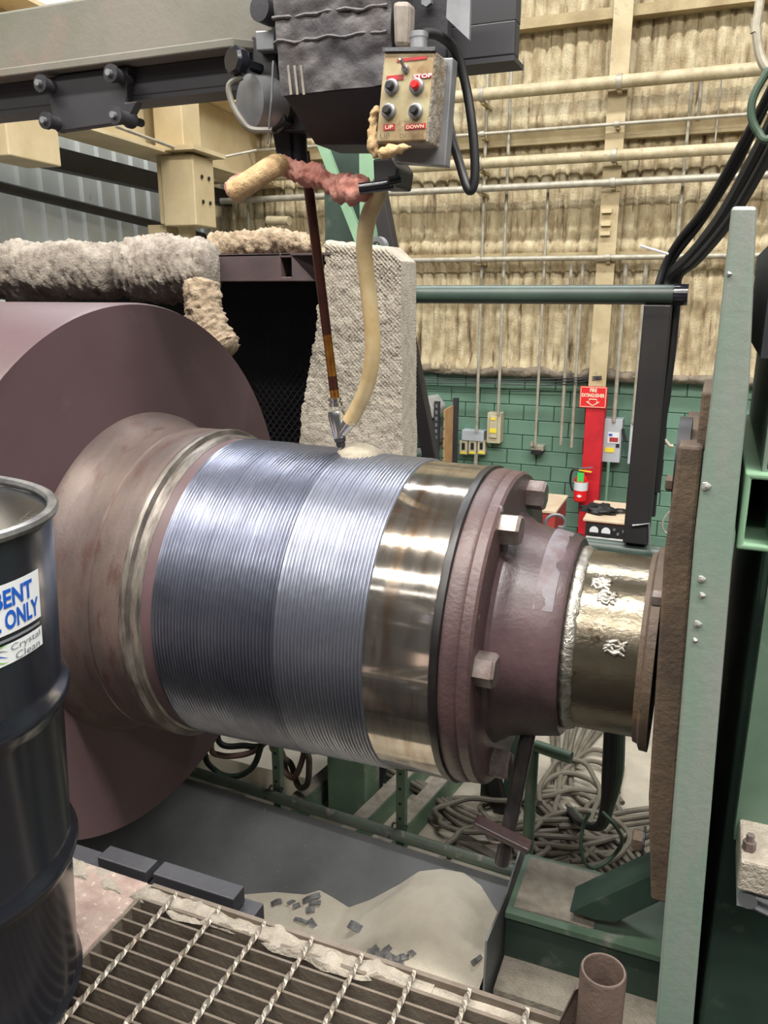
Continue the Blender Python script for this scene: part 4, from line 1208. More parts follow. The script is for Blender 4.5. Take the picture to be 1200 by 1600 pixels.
# expanded metal screen inside the hood
q = MB()
a = at(425, 520, Y=3.62); b_ = at(500, 720, Y=3.62)
dx, dz = 0.036, 0.022
nx, nzz = int((b_.x - a.x) / dx) + 6, int((a.z - b_.z) / dz) + 10
for i in range(nx):
    for j in range(nzz):
        x = a.x - 0.1 + i * dx + (dx / 2 if j % 2 else 0); z = b_.z - 0.12 + j * dz
        for sx in (-1, 1):
            q.bar((x, 3.62, z), (x + sx * dx / 2, 3.62 + 0.006 * sx, z + dz), 0.004, 0.004, up=(0, 1, 0))
q.build('expanded_metal', M['meshdark'], hd, kind='stuff')
# lifting eye
le = at(590, 388, Y=3.45)
MB().lathe([(0, 0.028), (0, 0.05), (0.03, 0.05), (0.03, 0.028)], (le.x, le.y - 0.02, le.z), (0.25, 1, 0), 32, closed=True).build('lifting_eye', M['steelgrey'], hd, smooth=True)
MB().bar(le + V((0, 0, -0.045)), le + V((0.0, 0.1, -0.35)), 0.05, 0.02).build('eye_shank', M['steelgrey'], hd)


def wool_sleeve(c, rad, label, name='insulation_blanket', m=None, nu=90, nv=56, amp=0.035, cat='insulation', parent=None, sq=1.0, seed=0.0):
    """tube of ragged wool along a path with radii"""
    P = spline(c, max(2, nu // (len(c) - 1)))
    n_ = len(P)
    q = MB()
    rs = []
    for i in range(n_):
        t = i / (n_ - 1) * (len(rad) - 1)
        k = min(int(t), len(rad) - 2)
        rs.append(rad[k] + (rad[k + 1] - rad[k]) * (t - k))
    for k in range(5):
        f = math.sqrt(1 - (1 - (k + 0.3) / 5.3) ** 2)
        rs[k] *= f; rs[n_ - 1 - k] *= f
    x = None
    for i in range(n_):
        T = (P[min(i + 1, n_ - 1)] - P[max(i - 1, 0)]).normalized()
        if x is None: x = T.cross(V((0, 0, 1)) if abs(T.z) < .9 else V((0, 1, 0))).normalized()
        x = (x - T * x.dot(T)).normalized(); y = T.cross(x)
        for j in range(nv):
            a = 2 * PI * j / nv
            d = x * math.cos(a) + y * math.sin(a)
            p = P[i] + d * rs[i]
            k = amp * 0.55 * nz(p + V((seed, 0, 0)), 7, 3) + amp * 0.3 * noise.noise(p * 40) + amp * 0.35 * noise.noise(p * 90)
            q.v.append(P[i] + d * (rs[i] + k))
    for i in range(n_ - 1):
        for j in range(nv):
            j2 = (j + 1) % nv
            q.f.append([i * nv + j, i * nv + j2, (i + 1) * nv + j2, (i + 1) * nv + j])
    q.f.append(list(range(nv))[::-1]); q.f.append([(n_ - 1) * nv + j for j in range(nv)])
    return q.build(name, m or M['wool'], parent, smooth=True, ang=80, label=label, cat=cat if label else None)


yb = 3.22
zi = at(100, 420, Y=yb - 0.14).z - 0.01
r0 = 0.145
wool_sleeve([(-4.2, yb, zi), (-3.4, yb, zi), (at(192, 420, Y=yb).x, yb, zi)], [r0 + .01, r0, r0 - .012], 'long ragged roll of pale insulation lying behind the roll body', nu=130)
x1 = at(330, 420, Y=yb).x
wool_sleeve([(at(196, 420, Y=yb).x, yb + 0.02, zi), (at(262, 420, Y=yb).x, yb + .02, zi + .005), (x1, yb + .02, zi + .01)], [r0 + .0, r0 + .012, r0 - .03], 'shorter ragged insulation roll beside the steel hood channel', nu=80, seed=5)
wool_sleeve([at(312, 440, Y=3.1), at(316, 480, Y=3.06), at(326, 515, Y=3.04), at(340, 545, Y=3.04), at(352, 560, Y=3.04)], [0.085, 0.07, 0.085, 0.09, 0.075], 'torn strip of tan insulation dangling in front of the dark hood', m=M['wooltan'], nu=60, nv=40, amp=0.045, seed=9)
wool_sleeve([at(325, 384, Y=3.45), at(380, 379, Y=3.5), at(440, 378, Y=3.5), at(500, 382, Y=3.5)], [0.05, 0.055, 0.05, 0.04], 'low layer of tan insulation on top of the hood channel', m=M['wooltan'], nu=90, nv=36, amp=0.035, seed=2)
# knit blanket hung over the open end
Le = [(508, 374), (507, 400), (503, 440), (498, 480), (494, 520), (486, 560), (478, 600), (472, 640), (468, 690), (468, 770)]
Re = [(600, 384), (626, 408), (627, 440), (627, 480), (627, 520), (628, 560), (628, 600), (628, 640), (629, 690), (630, 770)]
def lerp(Ls, v):
    t = v * (len(Ls) - 1); k = min(int(t), len(Ls) - 2); f = t - k
    return (Ls[k][0] + (Ls[k + 1][0] - Ls[k][0]) * f, Ls[k][1] + (Ls[k + 1][1] - Ls[k][1]) * f)
def blanket(u, v):
    l, r = lerp(Le, v), lerp(Re, v)
    uu = min(max((u - 0.06) / 0.88, 0), 1)
    px, py = l[0] + (r[0] - l[0]) * uu, l[1] + (r[1] - l[1]) * uu
    e = min(u / 0.06, (1 - u) / 0.06, v / 0.05, 1.0)
    p = at(px, py, Y=3.30)
    dep = 0.014 * nz(p, 4, 2) + 0.004 * noise.noise(p * 30) + 0.003 * noise.noise(p * 90) + 0.0035 * math.sin(p.x * 330) * math.sin(p.z * 330)
    rag = 0.02 * noise.noise(V((p.z * 22, 0, 1))) + 0.012 * noise.noise(V((p.z * 70, 0, 4))) if u < 0.2 else 0.005 * noise.noise(V((p.z * 40, 0, 2)))
    k = 1 - e
    return (p.x + rag * (1 - u), 3.36 - 0.06 * math.sqrt(max(0, 1 - k * k)) - dep + 0.13 * (1 if (u <= 0.0 or u >= 1.0) else 0), p.z + (0.01 * noise.noise(V((p.x * 30, 0, 0))) if v < .02 else 0))
MB().grid(blanket, 110, 190).build('knit_blanket', M['knit'], smooth=True, ang=80, label='upright pale knit insulation blanket hung over the end of the hood', cat='insulation')

# green stand behind the torch
gs = thing('green_mast', 'green mast plate with diagonal brace behind the torch and hood', 'mast', (at(575, 300, Y=4.1).x, 4.1, 0))
a = at(561, 215, Y=4.1); b_ = at(590, 215, Y=4.1)
MB().box((a.x, 4.1, 0), (b_.x, 4.16, a.z + 0.35)).build('upright', M['greenpale'], gs)
MB().bar(at(492, 195, Y=4.05), at(572, 400, Y=4.05), 0.05, 0.03, up=(0, 1, 0)).build('diagonal_brace', M['greenpale'], gs)
a2 = at(505, 210, Y=4.2)
MB().box((a2.x, 4.2, 0), (b_.x, 4.25, a.z + 0.2)).build('backing_sheet', M['greendark'], gs)

# ================================================================== PIPE FRAME
fr = thing('pipe_stand', 'dark green pipe frame with upright post between the roll and wall', 'frame', (-0.3, 4.2, 0))
zf = 2.985
fa = at(628, 462, Y=4.2); fb = at(1075, 461, Y=4.2)
MB().cyl((fa.x, 4.2, zf), (fb.x - 0.065, 4.2, zf), 0.047, 24).build('top_tube', M['greentube'], fr, smooth=True)
MB().lathe([(0, 0.047), (0.004, 0.049), (0.066, 0.049), (0.066, 0.03)], (fb.x - 0.066, 4.2, zf), (1, 0, 0), 24, fn=lambda a, t: 0.002 * math.sin(t * 9 + a * 200)).build('tape_end', M['blackgloss'], fr, smooth=True, ang=60)
pt, pb = at(1029, 476, Y=4.2), at(994, 845, Y=4.2)
MB().bar(pt, pb, 0.125, 0.125, up=(0, 1, 0)).build('post', M['post'], fr, bevel=0.006)
zb_ = at(950, 857, Y=4.2).z
MB().cyl((-1.1, 4.2, zb_), (at(1040, 857, Y=4.2).x, 4.2, zb_), 0.047, 24).build('bottom_tube', M['greentube'], fr, smooth=True)
for x in (-1.02, -0.88):
    MB().box((x - 0.04, 4.16, 0), (x + 0.04, 4.24, zb_)).build('leg', M['greentube'], fr)
MB().box((fa.x - 0.02, 4.15, zf - 0.9), (fa.x + 0.035, 4.25, zf + 0.09)).build('stub_post', M['dark'], fr)
lA, lB = at(590, 290, Y=4.1), at(674, 716, Y=4.1)
k = (lA.z - 0.0) / (lA.z - lB.z)
MB().bar(lA, lA + (lB - lA) * k, 0.075, 0.075, up=(0, 1, 0)).build('slanted_leg', M['post'], fr, bevel=0.004)
MB().tube([pb + V((-0.02, -0.07, 0.1)), pb + V((0.06, -0.07, 0.12)), pb + V((0.075, -0.06, -0.03))], 0.006, 6).build('hook', M['steelgrey'], fr)
rg = thing('ring_bolt', 'steel ring bolt on a black pad lying on the lower green tube', 'ring', at(860, 838, Y=4.1))
zc = zb_ + 0.047
rc = V((at(866, 825, Y=4.15).x, 4.18, zc + 0.07))
MB().tube([rc + V((0.05 * math.cos(t * PI / 10), 0.02 * math.cos(t * PI / 10), 0.045 * math.sin(t * PI / 10))) for t in range(20)], 0.009, 8, closed=True).build('ring', M['steelgrey'], rg, smooth=True)
MB().cyl(V((rc.x + .03, 4.19, zc)), V((rc.x + .03, 4.19, zc + 0.05)), 0.018, 10).build('stud', M['steelgrey'], rg)
blob((rc.x + 0.01, 4.18, zc + 0.004), 0.13, 0.06, 0.025, 8.1, amp=0.3).build('pad', M['black'], rg, smooth=True, ang=80)

# cable bundle over the frame end
cabs = [([(1215, 120), (1165, 215), (1105, 320), (1062, 375), (1040, 412), (1026, 455), (1014, 520), (1003, 600), (994, 680), (988, 760)], 'black cable running down the outer left side of the dark post', 0.018, 0),
        ([(1222, 150), (1180, 235), (1128, 330), (1082, 392), (1056, 425), (1054, 470), (1050, 540), (1043, 620), (1030, 690)], 'black cable running down the right side of the dark post', 0.016, .02),
        ([(1225, 165), (1188, 240), (1135, 335), (1085, 398), (1050, 432), (1038, 470), (1030, 520)], 'thick black cable in the middle of the bundle over the frame end', 0.036, .04),
        ([(1228, 185), (1192, 258), (1140, 345), (1090, 405), (1060, 432), (1056, 480), (1048, 560), (1036, 650)], 'black cable lowest in the bundle over the frame end', 0.022, .01),
        ([(1195, 170), (1150, 262), (1098, 345), (1056, 400), (1036, 440), (1030, 480)], 'thin black cable along the top of the bundle', 0.014, .05)]
for pts, lab, r, o in cabs:
    P = []
    for i, (px, py) in enumerate(pts):
        y = 4.31 + o * .5 if py > 405 else 4.25 + o - 0.8 * max(0, (px - 1060) / 165)
        P.append(at(px, py, Y=y))
    P.append(P[-1] + V((0, 0.0, -0.4)))
    P.insert(0, P[0] + (P[0] - P[1]) * 2.5)
    P.insert(0, P[0] + V((0.35, -0.1, 1.6)))
    P.insert(0, P[0] + V((0.1, 0, 2.6)))
    MB().tube(spline(P, 8), r, 10).build('power_cable', M['rubber'], smooth=True, label=lab, cat='cable', group='cable bundle over the frame')
MB().tube([at(1044, 397, Y=3.93), at(1000, 384, Y=3.9)], 0.006, 6).build('tie_tail', M['white'], label='pale loose tie end sticking out of the cable bundle', cat='tie')
P = [at(px, py, Y=3.3) for px, py in ((1190, -20), (1182, 30), (1186, 80), (1200, 110), (1230, 130))]
P = [P[0] + V((0.05, 0, 4.6)), P[0] + V((0.02, 0, 1.5))] + P + [P[-1] + V((0.25, 0.3, -0.1)), P[-1] + V((0.4, 0.5, 0.6)), P[-1] + V((0.5, 0.5, 4.4))]
MB().tube(spline(P, 8), 0.016, 10).build('grey_cable', M['conduit'], smooth=True, label='grey cable hanging from the top right corner', cat='cable')
P = [at(px, py, Y=3.25) for px, py in ((1230, 60), (1200, 110), (1178, 150), (1174, 180), (1184, 205), (1205, 215))]
P = [P[0] + V((0.15, 0, 4.4)), P[0] + V((0.12, 0, 1.2))] + P + [P[-1] + V((0.12, 0.1, 0.15)), P[-1] + V((0.25, 0.1, 1.4)), P[-1] + V((0.3, 0.1, 4.8))]
MB().tube(spline(P, 8), 0.014, 10).build('green_cable', M['greencable'], smooth=True, label='green cable looping beside the black bundle at the right edge', cat='cable')

# ================================================================== BOOM AND WELDING HEAD
bo = thing('manipulator_boom', 'weathered boom beam with dark bolted clamp plate over the roll', 'boom', (-2.4, 2.25, 3.5))
XR = at(806, 60, Y=2.12).x
zfl = 3.648
zbt = 3.55
MB().box((-5.0, 2.14, zfl), (-1.2, 2.36, at(0, 18, Y=2.14).z)).build('upper_beam', M['boom'], bo, bevel=0.008)
MB().box((-1.2, 2.20, zfl), (-0.75, 2.36, 4.1)).build('upper_column', M['boom'], bo)
MB().prism([(-5.0, 2.05, zfl - 0.022), (-1.27, 2.05, zfl - 0.022), (-1.20, 2.12, zfl - 0.022), (-1.2, 2.36, zfl - 0.022), (-5, 2.36, zfl - 0.022)], (0, 0, 0.024)).build('lower_flange', M['boom'], bo, bevel=0.004)
zr_ = at(790, 84, Y=2.12).z
MB().box((-5.0, 2.11, zbt), (XR, 2.16, zfl - 0.022)).build('channel_web', M['darkbeam'], bo, bevel=0.004)
MB().box((-0.75, 2.11, zfl - 0.022), (XR, 2.16, 3.80)).build('end_web', M['darkbeam'], bo)
MB().box((-5.0, 2.11, zbt - 0.012), (XR, 2.21, zbt)).build('channel_flange', M['darkbeam'], bo)
cpz = [at(88, 118, Y=2.08), at(200, 103, Y=2.08), at(196, 160, Y=2.08), at(214, 158, Y=2.08), at(198, 190, Y=2.08), at(88, 206, Y=2.08), at(75, 150, Y=2.08)]
MB().prism(cpz[::-1], (0, 0.03, 0)).build('clamp_plate', M['darkbeam'], bo, bevel=0.003)
for (px, py) in ((62, 130), (172, 114), (70, 188), (179, 180)):
    p = at(px, py, Y=2.03)
    b1 = MB().lathe([(0.0, 0.024), (0.012, 0.024), (0.012, 0.019), (0.05, 0.019), (0.06, 0.024), (0.075, 0.024)], (p.x, 2.03, p.z), (0, 1, 0), 18).build('clamp_bolt', M['dark'], bo, smooth=True, ang=30)
    MB().lathe([(-0.012, 0.009), (0, 0.009)], (p.x, 2.03, p.z), (0, 1, 0), 10).build('bolt_end', M['steelgrey'], b1)
    MB().cyl((p.x, 2.09, p.z), (p.x, 2.15, p.z), 0.012, 8).build('bolt_shank', M['dark'], b1)

fh = thing('flux_hopper', 'sooty flux hopper with tapered bottom hanging from the boom', 'hopper', (-1.0, 2.2, 3.4))
yh = 1.98
c = [at(421, 15, Y=yh), at(592, 0, Y=yh), at(592, 130, Y=yh), at(440, 150, Y=yh)]
x0, x1 = c[0].x, at(612, 60, Y=yh).x
zm = c[3].z
zt_ = 3.95
x0b = c[3].x
def lump(p, s=0.006): return p + V((0, -s * (0.5 + nz(p, 14, 3)), 0))
q = MB()
q.grid(lambda u, v: lump(V((x0 + (x0b - x0) * (1 - v) + (x1 - x0 - (x0b - x0) * (1 - v)) * u, yh, zm + (zt_ - zm) * v)), 0.01), 40, 44)
q.build('front_skin', M['hopper'], fh, smooth=True, ang=60)
MB().prism([(x0b, yh + 0.004, zm), (x1, yh + 0.004, zm), (x1, yh + 0.004, zt_), (x0, yh + 0.004, zt_)], (0, 0.42, 0)).build('bin', M['hopper'], fh)
a1, a2 = at(492, 199, Y=2.12), at(578, 226, Y=2.12)
zc_ = min(a1.z, a2.z)
top4 = [(x0b + 0.005, yh, zm), (x1, yh, zm), (x1, yh + 0.42, zm), (x0b + 0.005, yh + 0.42, zm)]
bot4 = [(a1.x, 2.12, zc_ + .01), (a2.x, 2.12, zc_), (a2.x, 2.28, zc_), (a1.x, 2.28, zc_ + .01)]
MB().add(top4 + bot4, [(0, 1, 2, 3), (7, 6, 5, 4), (0, 4, 5, 1), (1, 5, 6, 2), (2, 6, 7, 3), (3, 7, 4, 0)]).build('tapered_bottom', M['soot'], fh, bevel=0.004)
for i, zz in enumerate((3.60, 3.655, 3.71)):
    MB().tube([lump(V((x0 + 0.01 + (x1 - x0 - .02) * t / 20, yh - 0.002, zz + 0.009 * noise.noise(V((t * .35, i * 3, 0))) - 0.006 * t / 20)), .004) for t in range(21)], [0.003 + .003 * abs(math.sin(t * 1.3 + i)) for t in range(21)], 8).build('soot_ridge', M['hopper'], fh, smooth=True)
for k in range(3):
    p0 = at(450 + 10 * k, 102, Y=yh - 0.008); p1 = at(455 + 10 * k, 148, Y=yh - 0.008)
    MB().bar(p0, p1, 0.006, 0.002, up=(0, 1, 0)).build('scrape_mark', M['fluxpipe'], fh)
MB().prism([at(612, 0, Y=1.96), at(640, 0, Y=1.96), at(637, 74, Y=1.96), at(614, 74, Y=1.96)][::-1], (0, 0.05, 0)).build('flux_pipe', M['fluxpipe'], fh, bevel=0.012)
bk = [at(642, 0, Y=2.06), at(700, 0, Y=2.06), at(738, 60, Y=2.06), at(700, 92, Y=2.06), at(660, 95, Y=2.06), at(642, 70, Y=2.06)]
q = MB().prism([at(642, -30, Y=2.06), at(702, -30, Y=2.06), at(698, 92, Y=2.06), at(655, 95, Y=2.06), at(642, 70, Y=2.06)][::-1], (0, 0.03, 0)).build('side_bracket', M['dark'], fh, bevel=0.003)
MB().prism([at(700, -30, Y=2.0), at(736, -30, Y=2.0), at(733, 62, Y=2.0), at(697, 28, Y=2.0)][::-1], (0, 0.012, 0)).build('grey_plate', M['steelgrey'], fh)
p = at(669, 3, Y=2.05)
MB().lathe([(0, 0.014), (0.015, 0.014)], p, (0, -1, 0), 6).build('bracket_bolt', M['steelgrey'], fh)

# wire feeder left of the hopper
wf = thing('wire_feeder', 'sooty wire feeder with black knob and round housing beside the hopper', 'wire feeder', at(400, 200, Y=2.15))
p = at(361, 93, Y=1.98)
MB().lathe([(0, 0.012), (0.0, 0.028), (0.008, 0.035), (0.03, 0.036), (0.04, 0.03), (0.04, 0.012), (0.10, 0.012)], p, (0.35, 1, -0.05), 20, fn=lambda a, t: 0.0015 * math.sin(8 * t)).build('knob', M['blackgloss'], wf, smooth=True)
p = at(388, 160, Y=2.06)
MB().lathe([(0, 0.0), (0, 0.04), (0.01, 0.068), (0.09, 0.072), (0.1, 0.06), (0.1, 0)], p + V((0, -0.01, 0)), (0.5, 1, 0.05), 32).build('round_housing', M['steelgrey'], wf, smooth=True)
MB().tube(spline([at(378, 120, Y=2.0), at(358, 133, Y=1.99), at(362, 160, Y=1.99), at(376, 186, Y=1.99), at(392, 202, Y=2.0), at(425, 204, Y=2.02)]), [0.008] * 51, 8).build('wire_liner', M['boom'], wf, smooth=True)
MB().prism([at(392, 55, Y=2.09), at(424, 50, Y=2.09), at(446, 190, Y=2.09), at(420, 205, Y=2.09), at(398, 180, Y=2.09)][::-1], (0, 0.16, 0)).build('feeder_frame', M['soot'], wf, bevel=0.006)
MB().prism([at(398, 48, Y=2.06), at(428, 46, Y=2.06), at(428, 78, Y=2.06), at(400, 80, Y=2.06)][::-1], (0, 0.04, 0)).build('grey_block', M['steelgrey'], wf, bevel=0.004)
p = at(405, 12, Y=2.02)
MB().lathe([(0, 0.02), (0, 0.032), (0.05, 0.032)], p, (0.2, 1, 0), 18).build('roller', M['dark'], wf, smooth=True)
MB().tube([at(427, 95, Y=2.0), at(424, 160, Y=2.0), at(418, 225, Y=2.02)], 0.003, 6).build('welding_wire', M['steelgrey'], wf)
ga, gb = at(464, 190, Y=2.2), at(466, 258, Y=2.2)
MB().lathe([(0, 0.03), (0.03, 0.03), (0.03, 0.027), (0.08, 0.027), (0.08, 0.031), ((ga - gb).length, 0.031)], gb, ga - gb, 18).build('wire_guide', M['dark'], wf, smooth=True)
MB().prism([at(425, 208, Y=2.16), at(452, 200, Y=2.16), at(455, 250, Y=2.16), at(432, 246, Y=2.16)][::-1], (0, 0.05, 0)).build('guide_clamp', M['soot'], wf, bevel=0.005)
MB().prism([at(430, 180, Y=2.14), at(490, 180, Y=2.14), at(484, 205, Y=2.14), at(434, 205, Y=2.14)][::-1], (0, 0.12, 0)).build('clamp_block', M['soot'], wf, bevel=0.005)

# torch
to = thing('welding_torch', 'slender copper and brass torch tube with steel funnel nozzle above the roll', 'torch', tip)
ttop, tbot = at(477, 250, Y=2.22), at(525, 634, Y=AY)
def tp(f): return ttop + (tbot - ttop) * f
MB().tube([tp(-0.03), tp(0.25), tp(0.52), tp(0.695)], [0.0155, 0.015, 0.0145, 0.0142], 16).build('upper_tube', M['copper'], to, smooth=True)
MB().cyl(tp(0.69), tp(0.915), 0.0138, 16).build('brass_tube', M['brass'], to, smooth=True)
MB().cyl(tp(0.87), tp(0.93), 0.0145, 16).build('heat_band', M['copper'], to, smooth=True)
MB().cyl(tp(0.915), tp(0.97), 0.0142, 16).build('brass_tube', M['brass'], to, smooth=True)
MB().lathe([(0, 0.021), (0.008, 0.021), (0.008, 0.017), (0.014, 0.017), (0.014, 0.022), (0.026, 0.022)], tp(0.965), tbot - ttop, 20).build('collar', M['stainless'], to, smooth=True, ang=30)
nA = at(525, 642, Y=AY); nB = at(531, 684, Y=AY)
fn_ = [at(514, 640, Y=AY), at(546, 652, Y=AY), at(540, 682, Y=AY), at(522, 682, Y=AY)]
MB().lathe([(0, 0.024), (0.014, 0.028), ((nB - nA).length, 0.0185)], nA, nB - nA, 20).build('funnel', M['stainless'], to, smooth=True)
sa, sb_ = at(549, 655, Y=AY - 0.005), at(534, 676, Y=AY - 0.005)
MB().lathe([(0, 0.024), ((sb_ - sa).length, 0.016)], sa, sb_ - sa, 16).build('side_inlet', M['stainless'], to, smooth=True)
MB().lathe([(0, 0.018), (0.016, 0.018), (0.018, 0.014), (0.024, 0.014), (0.024, 0.016), (0.034, 0.012)], nB - (nB - nA).normalized() * 0.004, nB - nA, 12).build('contact_tip', M['dark'], to, smooth=True, ang=30)
hs = [at(596, 285, Y=2.12), at(588, 310, Y=2.13), at(574, 345, Y=2.15), at(569, 390, Y=2.17), at(574, 440, Y=2.18), at(580, 500, Y=2.19), at(582, 550, Y=2.2), at(574, 600, Y=2.22), at(558, 638, Y=2.24), sb_ + (sa - sb_) * 0.8]
MB().tube(spline(hs, 8), 0.0235, 16).build('flux_hose', M['hose'], smooth=True, label='yellowed flux hose curving down to the torch funnel', cat='hose')

# wrapped cable, red leather and clamp under the hopper
MB().tube(spline([at(362, 302, Y=2.02), at(378, 292, Y=2.02), at(400, 278, Y=2.03), at(424, 262, Y=2.05), at(436, 258, Y=2.1)], 6), [0.022, 0.03, 0.032, 0.032, 0.03, 0.03] + [0.03] * 19, 14).build('wrapped_cable_end', M['tape'], smooth=True, label='fat cable end wrapped in tan tape left of the torch', cat='cable')
wool_sleeve([at(358, 306, Y=2.02), at(366, 296, Y=2.02), at(372, 285, Y=2.03), at(395, 268, Y=2.05)], [0.02, 0.03, 0.022, 0.012], 'red cuff round the end of the tan wrapped cable', name='red_cuff', m=M['cloth'], nu=24, nv=20, amp=0.008, cat='cloth')
wool_sleeve([at(432, 258, Y=2.12), at(465, 268, Y=2.12), at(500, 276, Y=2.12), at(525, 292, Y=2.1), at(552, 295, Y=2.08), at(580, 288, Y=2.08)], [0.028, 0.034, 0.022, 0.024, 0.03, 0.024], 'sagging red leather wrap between the torch and pendant', name='leather_wrap', m=M['cloth'], nu=70, nv=26, amp=0.03, cat='cloth')
ch = thing('hose_clamp', 'black clamp bracket holding the flux hose below the pendant', 'clamp', at(600, 285, Y=2.08))
MB().cyl(at(562, 295, Y=2.0), at(616, 288, Y=2.02), 0.014, 14).build('clamp_pin', M['blackgloss'], ch, smooth=True)
MB().prism([at(582, 248, Y=2.05), at(612, 246, Y=2.05), at(622, 262, Y=2.05), at(618, 292, Y=2.05), at(584, 292, Y=2.05)][::-1], (0, 0.12, 0)).build('clamp_body', M['rubber'], ch, bevel=0.006)
MB().cyl(at(606, 284, Y=2.0), at(624, 280, Y=2.02), 0.012, 12).build('clamp_knob', M['blackgloss'], ch, smooth=True)

# pendant
YPN = 1.9
pd = thing('control_pendant', 'grimy metal pendant box with four buttons and a red STOP label', 'control box', at(635, 160, Y=YPN))
F4 = [at(600, 81, Y=YPN), at(682, 80, Y=YPN), at(668, 223, Y=YPN), at(587, 225, Y=YPN)]
MB().prism(F4[::-1], (0, 0.085, 0)).build('case', M['pendside'], pd, bevel=0.004)
F5 = [F4[0] + V((0.003, -0.004, -0.004)), F4[1] + V((-0.003, -0.004, -0.004)), F4[2] + V((-0.003, -0.004, 0.004)), F4[3] + V((0.003, -0.004, 0.004))]
fpn = MB().prism(F5[::-1], (0, 0.006, 0)).build('front_plate', M['panelface'], pd, bevel=0.003)
B4 = [F4[0] + V((0.01, 0.085, 0.006)), F4[1] + V((0.012, 0.085, 0.006)), F4[2] + V((0.016, 0.085, -0.04)), F4[3] + V((0.01, 0.085, -0.03))]
MB().prism(B4[::-1], (0, 0.04, 0)).build('backing_plate', M['steelgrey'], pd, bevel=0.003)
MB().bar(F4[0] + V((0, -0.002, 0.003)), F4[1] + V((0, -0.002, 0.003)), 0.014, 0.008).build('top_edge', M['stainless'], pd)
wool_sleeve([at(590, 165, Y=YPN + .03), at(584, 190, Y=YPN + .03), at(584, 225, Y=YPN + .02), at(592, 245, Y=YPN + .02)], [0.008, 0.014, 0.016, 0.02], None, name='torn_tape', m=M['tape'], nu=30, nv=16, amp=0.022, parent=pd)
wool_sleeve([at(590, 240, Y=YPN), at(612, 236, Y=YPN), at(642, 229, Y=YPN)], [0.014, 0.012, 0.005], None, name='torn_tape', m=M['tape'], nu=26, nv=14, amp=0.018, parent=pd)
p = at(654, 80, Y=YPN + 0.04)
MB().lathe([(0, 0.02), (0.03, 0.02), (0.032, 0.022), (0.042, 0.022), (0.044, 0.018)], p + V((0, 0, -0.005)), (0, 0, 1), 18).build('cable_gland', M['steelgrey'], pd, smooth=True, ang=30)
for (px, py, m_) in ((612.5, 136, 'black'), (651.5, 135, 'redbtn'), (608, 174, 'black'), (650, 174, 'black')):
    p = at(px, py, Y=YPN - 0.005)
    rg_ = MB().lathe([(0, 0.017), (0.006, 0.017), (0.009, 0.013), (0.009, 0.0)], p, (0, -1, 0), 20).build('push_button', M['steelgrey'], pd, smooth=True, ang=30)
    MB().lathe([(0, 0.0095), (0.012, 0.0095), (0.015, 0.007), (0.015, 0)], p + V((0, -0.008, 0)), (0, -1, 0.05), 16).build('cap', M[m_], rg_, smooth=True, ang=40)
p = at(634, 108, Y=YPN - 0.005)
tg = MB().lathe([(0, 0.009), (0.006, 0.009), (0.006, 0.005), (0.012, 0.005)], p, (0, -1, 0), 12).build('toggle_switch', M['stainless'], pd)
MB().lathe([(0, 0.003), (0.022, 0.005), (0.024, 0.0)], p + V((0, -0.01, 0)), (-0.2, -0.7, 0.75), 10).build('lever', M['stainless'], tg, smooth=True)
def tape(x0, y0, x1, y1, m_, name='red_tape', e=0.0055):
    a, b = at(x0, y1, Y=YPN - e), at(x1, y0, Y=YPN - e)
    return MB().box((a.x, YPN - e, a.z), (b.x, YPN - e + 0.002, b.z)).build(name, M[m_], pd)
tape(620, 87, 667, 97, 'redtape'); tape(604, 116, 630, 127, 'redtape'); tape(645, 114, 674, 124, 'redtape')
tape(599, 193, 617, 204, 'redtape'); tape(632, 192, 665, 203, 'redtape')
def ptext(s, x0, y0, x1, y1, m_, bold=0.0):
    a, b = at(x0, y1, Y=YPN - 0.007), at(x1, y0, Y=YPN - 0.007)
    text(s, M[m_], pd, a, (1, 0, 0), (0, 0, 1), b.z - a.z, width=b.x - a.x, bold=bold)
ptext('STOP', 646, 114, 675, 123.5, 'white', 0.02)
ptext('UP', 602, 195, 614, 202, 'signwhite')
ptext('DOWN', 635, 194, 662, 201.5, 'signwhite')
ptext('UP', 594, 208, 609, 217, 'ink')
ptext('DOWN', 625, 207, 661, 216.5, 'ink')
lp = [at(654, 62, Y=1.94), at(668, 52, Y=1.98), at(690, 58, Y=2.02), at(712, 80, Y=2.06), at(727, 130, Y=2.08), at(737, 190, Y=2.08), at(742, 250, Y=2.08), at(741, 285, Y=2.08), at(735, 298, Y=2.08), at(728, 288, Y=2.08), at(718, 255, Y=2.1), at(706, 215, Y=2.12), at(700, 180, Y=2.14)]
MB().tube(spline(lp, 8), 0.0115, 12).build('pendant_cable', M['rubber'], smooth=True, label='black rubber cable looping from the pendant box', cat='cable')

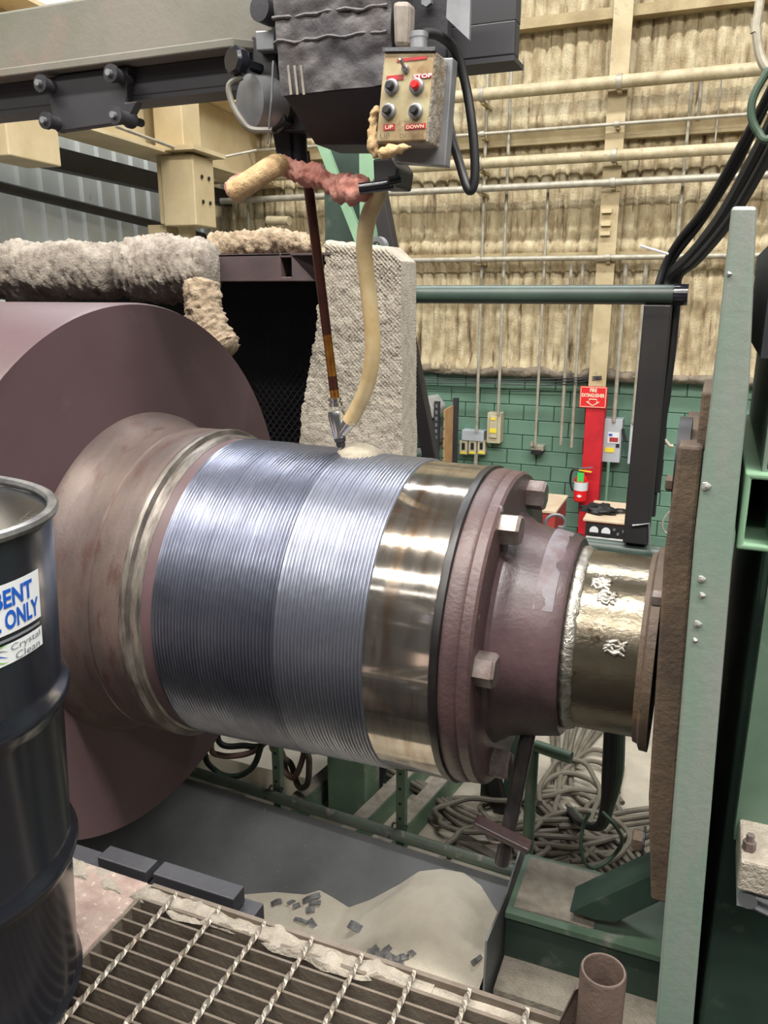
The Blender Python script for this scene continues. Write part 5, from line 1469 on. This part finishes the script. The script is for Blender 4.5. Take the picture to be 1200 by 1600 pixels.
# welding fume drifting up past the hopper
fm = bpy.data.materials.new('welding_fume')
fm.use_nodes = True
nt = fm.node_tree
nt.nodes.clear()
out = nt.nodes.new('ShaderNodeOutputMaterial')
pv = nt.nodes.new('ShaderNodeVolumePrincipled')
pv.inputs['Color'].default_value = (0.78, 0.86, 1.0, 1)
tc = nt.nodes.new('ShaderNodeTexCoord')
ns = nt.nodes.new('ShaderNodeTexNoise')
ns.inputs['Scale'].default_value = 5.0
ns.inputs['Detail'].default_value = 2.0
nt.links.new(tc.outputs['Object'], ns.inputs['Vector'])
mr = nt.nodes.new('ShaderNodeMapRange')
mr.inputs[1].default_value = 0.38
mr.inputs[2].default_value = 0.7
mr.inputs[3].default_value = 0.0
mr.inputs[4].default_value = 3.0
nt.links.new(ns.outputs['Fac'], mr.inputs[0])
vm = nt.nodes.new('ShaderNodeMapping')
vm.inputs['Location'].default_value = (0.98 / 0.30, -1.72 / 0.20, -3.86 / 0.32)
vm.inputs['Scale'].default_value = (1 / 0.30, 1 / 0.20, 1 / 0.32)
nt.links.new(tc.outputs['Object'], vm.inputs[0])
vl = nt.nodes.new('ShaderNodeVectorMath')
vl.operation = 'LENGTH'
nt.links.new(vm.outputs[0], vl.inputs[0])
fo = nt.nodes.new('ShaderNodeMapRange')
fo.interpolation_type = 'SMOOTHSTEP'
fo.inputs[1].default_value = 0.95
fo.inputs[2].default_value = 0.1
nt.links.new(vl.outputs['Value'], fo.inputs[0])
mu = nt.nodes.new('ShaderNodeMath')
mu.operation = 'MULTIPLY'
nt.links.new(mr.outputs[0], mu.inputs[0])
nt.links.new(fo.outputs[0], mu.inputs[1])
nt.links.new(mu.outputs[0], pv.inputs['Density'])
nt.links.new(pv.outputs[0], out.inputs['Volume'])
q = MB()
def fume(u, v):
    a, b = 2 * PI * u, PI * (v - 0.5)
    k = 1 + 0.25 * nz((math.cos(a), math.sin(a), v * 3), 1.4, 2)
    return (-0.98 + 0.30 * k * math.cos(a) * math.cos(b), 1.72 + 0.2 * k * math.sin(a) * math.cos(b), 3.86 + 0.32 * math.sin(b))
q.grid(fume, 24, 14)
q.build('welding_fume', fm, smooth=True, label='thin bluish welding fume drifting in front of the hopper', cat='fume', kind='stuff')
